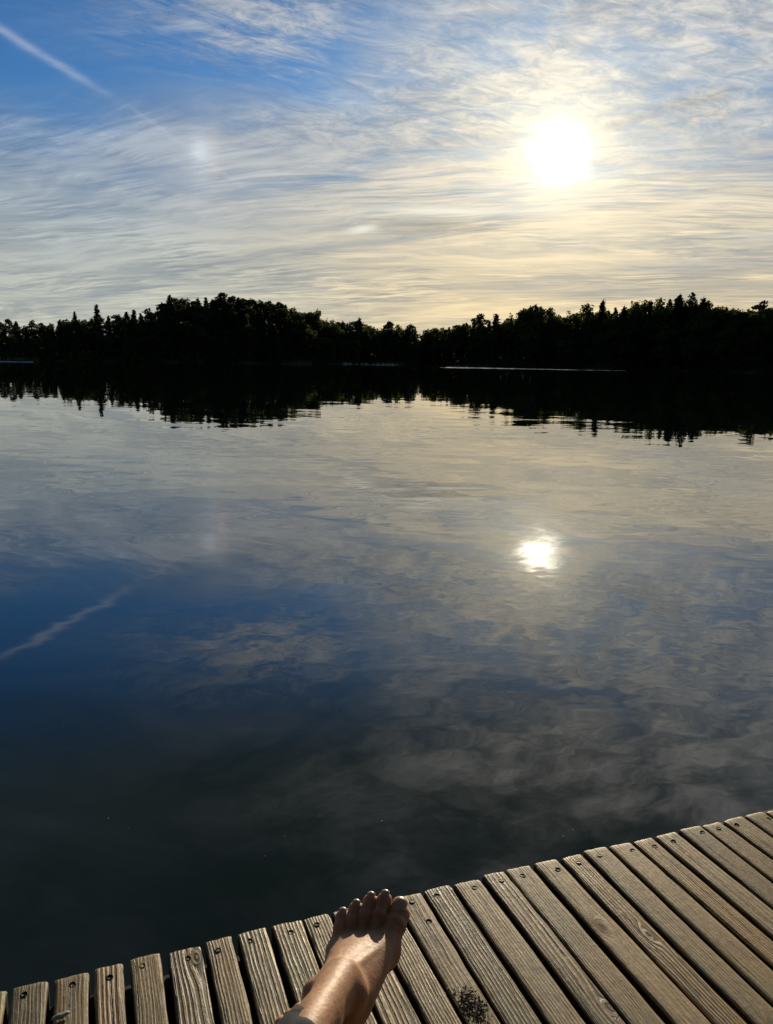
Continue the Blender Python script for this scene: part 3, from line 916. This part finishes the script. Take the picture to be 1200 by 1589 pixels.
def build_dock():
    WOOD = wood_material()
    m, nt, p = mat('rusty_screw')
    c = noise(coords(), 400, 3, 0.6)
    E.put(p.inputs['Base Color'], mixc(sstep(.4, .65, c), (0.006, 0.005, 0.004), (0.022, 0.013, 0.009)))
    p.inputs['Roughness'].default_value = 0.55; p.inputs['Metallic'].default_value = 0.6
    SCREWM = m
    m, nt, p = mat('wet_dark_timber')
    x, y, z = sep(coords()); c = noise(vec(x * 3, y * 40, z * 40), 1, 4, .6)
    E.put(p.inputs['Base Color'], mixc(c, (0.010, 0.009, 0.007), (0.025, 0.02, 0.015))); p.inputs['Roughness'].default_value = 0.8
    BEAM = m
    m, nt, p = mat('side_shade_wood')             # plank flanks and undersides: shade of the gaps put into the colour
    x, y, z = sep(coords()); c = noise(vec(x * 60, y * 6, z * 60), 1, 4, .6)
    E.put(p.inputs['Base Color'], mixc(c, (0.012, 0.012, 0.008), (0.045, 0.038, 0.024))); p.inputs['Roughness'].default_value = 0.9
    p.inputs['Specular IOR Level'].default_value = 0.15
    SIDESHADE = m
    dock = empty('bathing_dock', (0, 0, 0))
    tag(dock, 'weathered wooden dock of narrow grey-brown planks above the dark water', 'dock')
    rows = []
    for i, q in enumerate(PL):
        L = on_z(q[0], q[1], DECK); Rr = on_z(q[2], q[3], DECK)
        rows.append((i, L.dot(DU), Rr.dot(DU), (L.dot(DV) + Rr.dot(DV)) / 2))
    rnd = random.Random(5)
    u0, v0 = rows[0][1], rows[0][3]; u1, v1 = rows[-1][2], rows[-1][3]
    gap = 0.0077
    for k in range(1, 16):                       # the deck runs on beyond both sides of the frame
        w = rnd.uniform(0.042, 0.048); rows.append((-k, u0 - gap - w, u0 - gap, v0 - 0.0027 + rnd.uniform(-.0015, .0015))); u0 -= w + gap; v0 -= 0.0027
    for k in range(1, 18):
        w = rnd.uniform(0.042, 0.048); rows.append((26 + k, u1 + gap, u1 + gap + w, v1 + 0.0027 + rnd.uniform(-.0015, .0015))); u1 += w + gap; v1 += 0.0027
    rows.sort()
    scr = screw_mesh(); scr.materials.append(SCREWM)
    first = None
    for i, ul, ur, v in rows:
        o = obj('plank', plank_mesh(ur - ul, 300 + i), WOOD, dock); o.data.materials.append(SIDESHADE)
        c = DU * ((ul + ur) / 2) + DV * v
        ang = -DAZ - R(-1.1 + 2.2 * (i + 15) / 58)      # the planks fan very slightly
        o.location = (c.x, c.y, DECK + rnd.uniform(-0.0010, 0.0010)); o.rotation_euler = (0, 0, ang)
        rg, tn, ms = STYLE.get(i, (rnd.uniform(.1, .9), rnd.uniform(.2, .8), rnd.uniform(.1, .5)))
        o['seed'] = float(i * 1.37 + 21.0); o['ridge'] = float(rg); o['tone'] = float(tn); o['moss'] = float(ms)
        kx, ky = KNOTS.get(i, (rnd.uniform(-.012, .012), -rnd.uniform(.45, 1.2)))
        o['knot'] = (float(kx), float(ky), 0.0)
        o['crack'] = tuple(float(a) for a in CRACKS.get(i, (rnd.uniform(-.01, .01), rnd.uniform(0.0, 0.05), 0.0006)))
        if i == -1: o['label'] = 'yellow-green algae-stained plank'
        if i == 17: o['label'] = 'deeply furrowed straw-coloured plank with a knot'
        if i == 16: o['label'] = 'smooth brown plank with a slanting grey knot'
        sp = []
        px = SCREW[i] if 0 <= i < 27 else None
        back = Matrix.Rotation(-ang, 4, 'Z')
        if px:
            q = back @ (on_z(px[0], px[1], DECK) - Vector((c.x, c.y, DECK))); sp.append((q.x, q.y))
        else: sp.append((rnd.uniform(-.008, .008), -0.027 + rnd.uniform(-.004, .004)))
        if i == 11: q = back @ (on_z(666, 1429, DECK) - Vector((c.x, c.y, DECK))); sp.append((q.x, q.y))
        sp.append((rnd.uniform(-.008, .008), -0.87 + rnd.uniform(-.005, .005))); sp.append((rnd.uniform(-.008, .008), -1.73))
        for (sx, sy) in sp:
            k = obj('screw', scr, None, o); k.location = (sx, sy, min(((a.co.x - sx) ** 2 + (a.co.y - sy) ** 2, a.co.z) for a in o.data.vertices if a.co.z > -0.004)[1] + 0.0003); k.location.z -= rnd.uniform(0.0, 0.0005); k.rotation_euler = (rnd.uniform(-.12, .12), rnd.uniform(-.12, .12), rnd.uniform(0, 3))
    span = (rows[-1][2] - rows[0][1]) / 2; mid = (rows[-1][2] + rows[0][1]) / 2
    for vv in (1.098, 0.23, -0.63, -1.36):        # beams under the planks, parallel to the water's edge
        c = DU * mid + DV * vv
        b = obj('beam', box_mesh('beam', span, 0.022, 0.05), BEAM, dock)
        b.location = (c.x, c.y, DECK - 0.037 - 0.05); b.rotation_euler = (0, 0, -DAZ + R(2.9) if vv == 1.098 else -DAZ)
    for uu in (-span * 0.85, -span * 0.1, span * 0.7):
        for vv in (1.02, -1.1):
            c = DU * (mid + uu) + DV * vv
            V = []; F = []
            limb(V, F, (0, 0, -2.6), (0, 0, 0.0), 0.06, 0.055, 12, 3); F.append(tuple(range(36, 48)))
            po = obj('post', mesh('post', V, F, False), BEAM, dock); po.location = (c.x, c.y, DECK - 0.14)


build_dock()


def build_debris():
    """Crust of lichen and dried droppings on one plank, and a pale chip on another."""
    rs = np.random.RandomState(3)
    m, nt, p = mat('lichen_crust')
    c = noise(coords(), 260, 4, 0.6); c2 = noise(coords(), 70, 2, 0.5)
    col = mixc(sstep(0.42, 0.60, c), (0.060, 0.045, 0.030), (0.40, 0.35, 0.29))
    E.put(p.inputs['Base Color'], mixc(sstep(0.5, 0.7, c2) * 0.6, col, (0.20, 0.12, 0.05))); p.inputs['Roughness'].default_value = 0.9
    c0 = on_z(731, 1556, DECK); e0 = on_z(752, 1586, DECK); ax = (e0 - c0).normalized(); sd = Vector((-ax.y, ax.x, 0))
    P = []
    for _ in range(380):
        a = rs.normal() * 0.014 + rs.uniform(-.010, .020); b = rs.normal() * 0.0078
        if abs(b) > 0.0205: continue
        q = c0 + ax * a + sd * b
        P.append((q.x, q.y, DECK + 0.0010 + abs(rs.normal()) * 0.0016 * math.exp(-(b / 0.012) ** 2)))
    V, F = cards(np.array(P), 0.0026, rs, 0.7)
    tag(obj('lichen_crust', np_mesh('lichen_crust', V, F), m), 'dark crumbly crust of lichen and dirt stuck to a plank', 'lichen', None, 'stuff')
    m, nt, p = mat('dry_chip')
    E.put(p.inputs['Base Color'], mixc(noise(coords(), 300, 3, 0.5), (0.28, 0.27, 0.25), (0.42, 0.41, 0.38))); p.inputs['Roughness'].default_value = 0.8
    V = []; F = []; n = 9
    for j, (s, h) in enumerate(((1.0, 0.0), (0.92, 0.0022), (0.5, 0.0042), (0.05, 0.0036))):
        for i in range(n):
            a = 6.2832 * i / n
            V.append((math.cos(a) * 0.0105 * s * (1 + 0.25 * math.sin(a * 2 + 1)) + h * .6, math.sin(a) * 0.0045 * s * (1 + 0.3 * math.sin(3 * a)), h))
    for j in range(3):
        for i in range(n): F.append((j * n + i, j * n + (i + 1) % n, (j + 1) * n + (i + 1) % n, (j + 1) * n + i))
    F.append(tuple(range(3 * n, 4 * n)))
    o = obj('dry_dropping', mesh('dry_dropping', V, F, True), m)
    q = on_z(94, 1576, DECK + 0.002); o.location = (q.x, q.y, DECK + 0.0006); o.rotation_euler = (0, 0, R(28))
    tag(o, 'small pale dried dropping on the plank near the left corner', 'dropping')


build_debris()


def build_specks():
    """Seed fluff and drowned midges drifting on the surface."""
    rs = np.random.RandomState(8); P = []
    for _ in range(70):
        px = rs.uniform(0, 1200) if rs.rand() < .5 else rs.normal(850, 140); py = rs.uniform(1020, 1330) if rs.rand() < .8 else rs.uniform(640, 900)
        q = on_z(px, py, 0.003)
        s = rs.uniform(0.5, 1.1)
        for _ in range(3): P.append((q.x + rs.normal() * .0012 * s, q.y + rs.normal() * .0012 * s, 0.003 + abs(rs.normal()) * 0.001))
    V, F = cards(np.array(P), 0.0024, rs, 0.0)
    m, nt, p = mat('seed_fluff'); p.inputs['Base Color'].default_value = (0.6, 0.58, 0.52, 1); p.inputs['Roughness'].default_value = 0.8
    E.put(p.inputs['Base Color'], mixc(obj_info(), (0.55, 0.53, 0.48), (0.7, 0.68, 0.6)))
    tag(obj('seed_fluff', np_mesh('seed_fluff', V, F), m), 'tiny pale specks of fluff drifting on the dark water', 'seed fluff', None, 'stuff')


build_specks()

# ------------------------------------------------------------------ person: a bare left foot on the dock, the right toes tucked under
def smin(a, b, k):
    h = np.clip(0.5 + 0.5 * (b - a) / k, 0, 1)
    return b + (a - b) * h - k * h * (1 - h)


def sd_cone(P, a, b, ra, rb):
    a = np.array(a, np.float32); b = np.array(b, np.float32)
    ba = b - a; t = np.clip(((P - a) @ ba) / (ba @ ba), 0, 1)
    return np.linalg.norm(P - a - t[..., None] * ba, axis=-1) - (ra + (rb - ra) * t)


def sd_ell(P, c, r):
    q = (P - np.array(c, np.float32)) / np.array(r, np.float32)
    k = np.linalg.norm(q, axis=-1)
    return (k - 1) * min(r)


def surface_nets(fn, lo, hi, h):
    lo = np.array(lo, float); n = np.ceil((np.array(hi) - lo) / h).astype(int) + 1
    ax = [lo[i] + h * np.arange(n[i]) for i in range(3)]
    P = np.stack(np.meshgrid(*ax, indexing='ij'), -1).astype(np.float32)
    D = fn(P)
    s = D < 0
    acc = np.zeros(tuple(n - 1) + (3,), np.float32); cnt = np.zeros(tuple(n - 1), np.float32)
    corner = [(i, j, k) for i in (0, 1) for j in (0, 1) for k in (0, 1)]

    def sl(c): return tuple(slice(c[i], n[i] - 1 + c[i]) for i in range(3))
    for c in corner:
        for axx in range(3):
            if c[axx]: continue
            e = list(c); e[axx] = 1
            d0 = D[sl(c)]; d1 = D[sl(tuple(e))]
            x = (d0 < 0) != (d1 < 0)
            t = np.where(x, d0 / np.where(x, d0 - d1, 1), 0)
            p = np.zeros(d0.shape + (3,), np.float32)
            for q in range(3): p[..., q] = c[q]
            p[..., axx] += t
            acc += np.where(x[..., None], p, 0); cnt += x
    act = cnt > 0
    idx = -np.ones(act.shape, np.int64); idx[act] = np.arange(act.sum())
    cell = np.argwhere(act)
    V = lo + h * (cell + acc[act] / cnt[act][:, None])
    F = []
    for axx in range(3):
        o = [i for i in range(3) if i != axx]
        a = [slice(1, n[i] - 1) for i in range(3)]; a[axx] = slice(0, n[axx] - 1)
        b = list(a); b[axx] = slice(1, n[axx])
        s0 = s[tuple(a)]; s1 = s[tuple(b)]
        for flip, msk in ((False, s0 & ~s1), (True, ~s0 & s1)):
            w = np.argwhere(msk)
            for i in o: w[:, i] += 1
            q = []
            for (u, v) in ((0, 0), (1, 0), (1, 1), (0, 1)):
                e = w.copy(); e[:, o[0]] -= u; e[:, o[1]] -= v
                q.append(idx[e[:, 0], e[:, 1], e[:, 2]])
            q = np.stack(q, 1)
            if flip != (axx == 1): q = q[:, ::-1]
            F.append(q)
    return V, np.concatenate(F)


# local frame of a left foot: x towards the big toe's side, y from heel to toes, z up, sole at z = 0
TOES = [  # knuckle, middle joint, tip with radii
    ((.0290, .174, .0250, .0192), (.0335, .202, .0340, .0155), (.0340, .2200, .0375, .0152)),
    ((.0080, .180, .0265, .0118), (.0095, .204, .0435, .0098), (.0105, .2280, .0490, .0102)),
    ((-.0105, .177, .0245, .0112), (-.0100, .199, .0410, .0094), (-.0095, .2220, .0460, .0098)),
    ((-.0260, .169, .0215, .0106), (-.0270, .189, .0365, .0090), (-.0275, .2080, .0405, .0095)),
    ((-.0385, .157, .0185, .0104), (-.0420, .177, .0310, .0090), (-.0435, .1945, .0340, .0094))]
SHIN0 = np.array((-.002, .050, .085)); SHIND = np.array((.035, -.80, .43)); SHIND = SHIND / np.linalg.norm(SHIND)


def foot_sdf(P, leg=True):
    d = sd_ell(P, (0, .036, .030), (.031, .037, .032))
    for a, b, ra, rb, k in (((-.012, .050, .026), (-.033, .150, .018), .025, .0165, .02), ((.010, .070, .048), (.026, .168, .0245), .031, .0195, .02),
                            ((0, .075, .062), (.008, .158, .030), .032, .0190, .02), ((-.006, .085, .052), (-.020, .155, .026), .027, .0165, .02)):
        d = smin(d, sd_cone(P, a, b, ra, rb), k)
    d = smin(d, sd_ell(P, (-.003, .160, .0135), (.043, .026, .0135)), .012)
    d = smin(d, sd_ell(P, (.028, .168, .019), (.0195, .024, .019)), .010)
    for q in TOES:                                # metatarsals show as low ridges
        kx, ky, kz, kr = q[0]
        d = smin(d, sd_cone(P, (kx * .45, .100, .058 - abs(kx) * .25), (kx, ky - .006, kz + .001), .012, kr * 0.98), .010)
    for q, x0 in zip(TOES[:4], (.012, .004, -.004, -.012)):   # extensor tendons
        kx, ky, kz, kr = q[0]
        d = smin(d, sd_cone(P, (x0, .086, .086), (kx, ky - .012, kz + kr * .86), .0046, .0032), .0045)
    t = None
    for i, q in enumerate(TOES):
        (ax, ay, az, ar), (bx, by, bz, br), (cx, cy, cz, cr) = q
        e = smin(sd_cone(P, (ax, ay, az), (bx, by, bz), ar * .93, br), sd_cone(P, (bx, by, bz), (cx, cy, cz), br * .98, cr), .003)
        e = smin(e, sd_ell(P, (cx, cy - .001, cz - .002), (cr * 1.10, cr * 1.05, cr * 1.02)), .003)
        e = smin(e, sd_ell(P, (bx, by, bz), (br * 1.10, br * .8, br * 1.07)), .0022)   # joint
        t = e if t is None else smin(t, e, .0014)
    d = smin(d, t, .0065)
    # ankle, malleoli, heel cord
    s0 = SHIN0
    d = smin(d, sd_cone(P, s0, s0 + SHIND * .09, .0270, .0240), .022)
    d = smin(d, sd_ell(P, (.027, .050, .086), (.011, .014, .015)), .016)
    d = smin(d, sd_ell(P, (-.032, .040, .080), (.011, .014, .016)), .014)
    d = smin(d, sd_cone(P, (0, .010, .045), s0 + SHIND * .10 + np.array((0, -.022, -.012)), .012, .012), .02)
    d = smin(d, sd_cone(P, (.012, .092, .076), s0 + SHIND * .13 + np.array((.006, .010, .019)), .0055, .0065), .006)
    if leg:
        k0 = s0 + SHIND * .09; k1 = s0 + SHIND * .24
        d = smin(d, sd_cone(P, k0, k1, .0235, .029), .02)
        d = smin(d, sd_cone(P, s0 + np.array((.006, .012, .018)), s0 + SHIND * .20 + np.array((.004, .012, .022)), .016, .018), .02)   # shin bone
    # veins
    for pts in (((.012, .105, .0690), (.004, .122, .0620), (-.012, .142, .0465)), ((.004, .122, .0620), (.010, .147, .0520)), ((-.022, .104, .0570), (-.010, .124, .0560), (.004, .122, .0620))):
        for a, b in zip(pts, pts[1:]): d = smin(d, sd_cone(P, a, b, .0022, .0018), .003)
    d = np.maximum(d, -(P[..., 2] - 0.0005))
    return d


def smooth_mesh(V, F, it=2):
    for _ in range(it):
        acc = np.zeros_like(V); c = np.zeros(len(V))
        for i in range(4):
            for j in (1, 3):
                np.add.at(acc, F[:, i], V[F[:, (i + j) % 4]]); np.add.at(c, F[:, i], 1)
        V = V * 0.5 + 0.5 * acc / np.maximum(c, 1)[:, None]
    return V


def nail_mesh(i):
    (ax, ay, az, ar), (bx, by, bz, br), (cx, cy, cz, cr) = TOES[i]
    d = np.array((cx - bx, cy - by, cz - bz)); L = np.linalg.norm(d); d /= L
    s = np.array((1.0, 0, 0)); s -= d * (s @ d); s /= np.linalg.norm(s); n = np.cross(s, d)
    if n[2] < 0: n = -n
    w = cr * (0.74 if i == 0 else 0.60); l = cr * (0.78 if i == 0 else 0.60)
    V = []; F = []; nu, nv = 8, 6
    c = np.array((cx, cy, cz)) + d * cr * 0.42
    for lay in (0, 1):
        for j in range(nv + 1):
            v = -1 + 2 * j / nv
            for k in range(nu + 1):
                u = -1 + 2 * k / nu
                ww = w * (1 - 0.18 * abs(v) ** 4)
                uu = u * ww; vv = v * l * (1 - 0.18 * u * u)
                r = cr * 1.07
                h = math.sqrt(max(r * r - (uu * 0.98) ** 2, 1e-9)) - (0.10 * cr) * (v + 0.2) ** 2 * (1 if v > 0 else 0.4)
                V.append(c + s * uu + d * vv + n * (h - 0.0012 * lay - cr * .02))
    m = (nu + 1)
    for j in range(nv):
        for k in range(nu):
            a = j * m + k; F.append((a, a + 1, a + m + 1, a + m)); b = a + (nv + 1) * m; F.append((b, b + m, b + m + 1, b + 1))
    rim = [k for k in range(m)] + [j * m + nu for j in range(1, nv + 1)] + [nv * m + k for k in range(nu - 1, -1, -1)] + [j * m for j in range(nv - 1, 0, -1)]
    o = (nv + 1) * m
    for a, b in zip(rim, rim[1:] + rim[:1]): F.append((a, a + o, b + o, b))
    return np.array(V), F


FOOT_AT = Vector((-0.056, 0.878, DECK + 0.0005)); FOOT_YAW, FOOT_PITCH, FOOT_ROLL = 16.0, 12.0, 3.0
RFOOT_AT = Vector((0.049, 0.709, DECK + 0.046)); RFOOT_ROT = (R(0), R(-95), R(36))



def build_person():
    m, nt, p = mat('skin')
    P = coords()
    big = noise(P, 28, 4, 0.6); sml = noise(P, 130, 4, 0.65); pore = noise(P, 900, 3, 0.6)
    col = mixc(sstep(0.35, 0.68, big), (0.37, 0.190, 0.110), (0.48, 0.275, 0.165))
    col = mixc(sstep(0.50, 0.70, sml) * 0.40, col, (0.28, 0.115, 0.070))
    x, y, z = sep(P)
    hair = noise(vec(x * 420 + (big - 0.5) * 30, y * 90, z * 90), 1.0, 2, 0.5)
    col = mixc(sstep(0.70, 0.76, hair) * 0.35, col, (0.10, 0.055, 0.035))
    mole = None
    for c in ((.0225, .1370, .056), (.0260, .1440, .050), (.0160, .1330, .060)):
        q = E.op('SQRT', (x - c[0]) * (x - c[0]) + (y - c[1]) * (y - c[1]))
        e = sstep(0.0026, 0.0011, q) * sstep(0.03, 0.04, z); mole = e if mole is None else mx(mole, e)
    col = mixc(mole * 0.85, col, (0.10, 0.035, 0.025))
    flush = sstep(.165, .215, y) * sstep(.25, .6, big)
    col = mixc(flush * 0.45, col, (0.44, 0.165, 0.105))
    E.put(p.inputs['Base Color'], col)
    E.put(p.inputs['Roughness'], 0.44 + 0.24 * sml)
    p.inputs['Specular IOR Level'].default_value = 0.5
    p.inputs['Subsurface Weight'].default_value = 1.0
    p.inputs['Subsurface Radius'].default_value = (1.0, 0.28, 0.12)
    p.inputs['Subsurface Scale'].default_value = 0.014
    bp = nt.nodes.new('ShaderNodeBump'); bp.inputs['Strength'].default_value = 1.0; bp.inputs['Distance'].default_value = 1.0
    wr = noise(vec(x * 70 + (big - .5) * 4, y * 260, z * 260), 1.0, 3, 0.6)
    E.put(bp.inputs['Height'], (sml - 0.5) * 0.0009 + (pore - 0.5) * 0.00015 + (wr - 0.5) * 0.00028 + (big - .5) * .0012)
    nt.links.new(bp.outputs[0], p.inputs['Normal'])
    SKIN = m
    m, nt, p = mat('toenail'); p.inputs['Base Color'].default_value = (0.42, 0.27, 0.21, 1)
    E.put(p.inputs['Base Color'], mixc(noise(coords(), 200, 3, .5), (0.36, 0.20, 0.14), (0.45, 0.27, 0.20))); p.inputs['Roughness'].default_value = 0.38
    NAIL = m
    m, nt, p = mat('dark_cloth')
    x, y, z = sep(coords()); wv = sine(x * 7500.0) * sine(y * 7500.0 + z * 7500.0)
    c = noise(coords(), 60, 4, .6)
    E.put(p.inputs['Base Color'], mixc((c + wv * 0.12).clamp(), (0.006, 0.0075, 0.015), (0.011, 0.0135, 0.025))); p.inputs['Roughness'].default_value = 0.9
    p.inputs['Sheen Weight'].default_value = 0.0
    bp = nt.nodes.new('ShaderNodeBump'); bp.inputs['Distance'].default_value = 1.0
    E.put(bp.inputs['Height'], (c - .5) * 0.0012 + wv * 0.00003); nt.links.new(bp.outputs[0], p.inputs['Normal'])
    CLOTH = m

    root = empty('person', (0, 0, 0))
    tag(root, "person's bare left foot planted at the dock edge, dark trouser leg, other toes tucked under", 'person')
    ML = Matrix.Translation(FOOT_AT) @ Matrix.Rotation(R(-FOOT_YAW), 4, 'Z') @ Matrix.Rotation(R(FOOT_PITCH), 4, 'X') @ Matrix.Rotation(R(FOOT_ROLL), 4, 'Y') @ Matrix.Translation((0, -0.03, 0))
    MR = Matrix.Translation(RFOOT_AT) @ Matrix.Rotation(RFOOT_ROT[2], 4, 'Z') @ Matrix.Rotation(RFOOT_ROT[1], 4, 'Y') @ Matrix.Rotation(RFOOT_ROT[0], 4, 'X') @ Matrix.Diagonal((-1, 1, 1, 1))
    V, F = surface_nets(foot_sdf, (-.066, -.16, -.004), (.062, .252, .25), .0016)
    V = smooth_mesh(V, F, 2)
    V2, F2 = surface_nets(lambda q: foot_sdf(q, False), (-.066, -.10, -.004), (.062, .252, .16), .0030)
    V2 = smooth_mesh(V2, F2, 1)
    # one body mesh in the left foot's frame, so that the skin's pattern follows it
    T = np.array(ML.inverted() @ MR)
    W2 = V2 @ T[:3, :3].T + T[:3, 3]
    body = obj('body', np_mesh('body', np.concatenate([V, W2]), np.concatenate([F, F2[:, ::-1] + len(V)]), True), SKIN, root)
    body.matrix_local = ML
    for i in range(5):
        nv, nf = nail_mesh(i)
        o = obj('toenail', mesh('toenail', nv, nf, True), NAIL, root); o.matrix_local = ML
    nv, nf = nail_mesh(0); nv = nv @ T[:3, :3].T + T[:3, 3]
    o = obj('toenail', mesh('toenail', nv, [q[::-1] for q in nf], True), NAIL, root); o.matrix_local = ML

    # trousers: left leg from hem over the raised knee to the hip, right leg folded under, and the seat
    def loft(V, F, path, n=40, close=(False, True), hem=None, wr=0.0022, seed=0):
        rs = np.random.RandomState(seed); ph = rs.uniform(0, 6.28, 6)
        path = [(np.array(q[:3], float), q[3]) for q in path]
        pts = []; K = 8
        for a in range(len(path) - 1):                 # Catmull-Rom through the joints
            p0 = path[max(a - 1, 0)]; p1 = path[a]; p2 = path[a + 1]; p3 = path[min(a + 2, len(path) - 1)]
            for k in range(K):
                t = k / K
                f = lambda u0, u1, u2, u3: 0.5 * (2 * u1 + (u2 - u0) * t + (2 * u0 - 5 * u1 + 4 * u2 - u3) * t * t + (3 * u1 - u0 - 3 * u2 + u3) * t ** 3)
                pts.append((f(p0[0], p1[0], p2[0], p3[0]), f(p0[1], p1[1], p2[1], p3[1])))
        pts.append(path[-1])
        b = len(V); ref = np.array((1.0, 0, 0)); rings = 0
        ext = []
        if hem is not None: ext = [(-0.030, 0.0035), (-0.002, 0.0032), (0.0, 0.0)]   # turned-in inside of the hem
        for i, (c, r) in enumerate(pts):
            dd = pts[min(i + 1, len(pts) - 1)][0] - pts[max(i - 1, 0)][0]; dd /= np.linalg.norm(dd)
            s = ref - dd * (ref @ dd); s /= np.linalg.norm(s); u = np.cross(dd, s)
            lays = [(off, inn) for off, inn in ext] if i == 0 and hem is not None else [(0.0, 0.0)]
            for off, inn in lays:
                for k in range(n):
                    a = 6.28318 * k / n
                    rr = (r - inn) * (1 + wr / r * (math.sin(3 * a + ph[0] + i * .5) + .7 * math.sin(5 * a + ph[1] - i * .8) + .6 * math.sin(i * 1.3 + ph[2] + 2 * a)))
                    sh = 0.0
                    if hem is not None:
                        fall = max(0.0, 1 - i / 7)
                        sh = hem * math.cos(a - HEM_A) * fall
                    V.append(c + (s * math.cos(a) + u * math.sin(a)) * rr + dd * (sh - off))
                rings += 1
        for j in range(rings - 1):
            for k in range(n): F.append((b + j * n + k, b + j * n + (k + 1) % n, b + (j + 1) * n + (k + 1) % n, b + (j + 1) * n + k))
        if close[1]: F.append(tuple(b + (rings - 1) * n + k for k in range(n)))
    M3 = np.array(ML)
    def W(q): return M3[:3, :3] @ np.array(q) + M3[:3, 3]
    hemc = W(SHIN0 + SHIND * HEM_S); mid = W(SHIN0 + SHIND * (HEM_S + .10)); knee = W(SHIN0 + SHIND * .40)
    hipL = np.array((-0.11, 0.08, DECK + .105)); hipR = np.array((0.09, 0.08, DECK + .105))
    V = []; F = []
    th = (knee + hipL) / 2
    loft(V, F, [(*hemc, HEM_R), (*(hemc * .6 + mid * .4), .044), (*mid, .056), (*(mid * .3 + knee * .7), .066), (*knee, .070), (*th, .080), (*hipL, .095)], hem=HEM_SL, seed=1)
    rank = np.array(MR)[:3, :3] @ np.array((-.002, .05, .10)) + np.array(MR)[:3, 3]
    kneeR = np.array((0.33, 0.40, DECK + .085))
    loft(V, F, [(*(rank * .72 + kneeR * .28), .050), (*(rank * .4 + kneeR * .6), .058), (*kneeR, .068), (*((kneeR + hipR) / 2), .080), (*hipR, .095)], seed=2)
    loft(V, F, [(-.195, .03, DECK + .105, .05), (-.14, .03, DECK + .105, .105), (-.01, .025, DECK + .11, .11), (.12, .03, DECK + .105, .105), (.175, .03, DECK + .105, .05)], seed=3, close=(True, True))
    obj('trousers', mesh('trousers', V, F, True), CLOTH, root)


HEM_A, HEM_S, HEM_R, HEM_SL = R(-40), 0.150, 0.0380, 0.030
build_person()
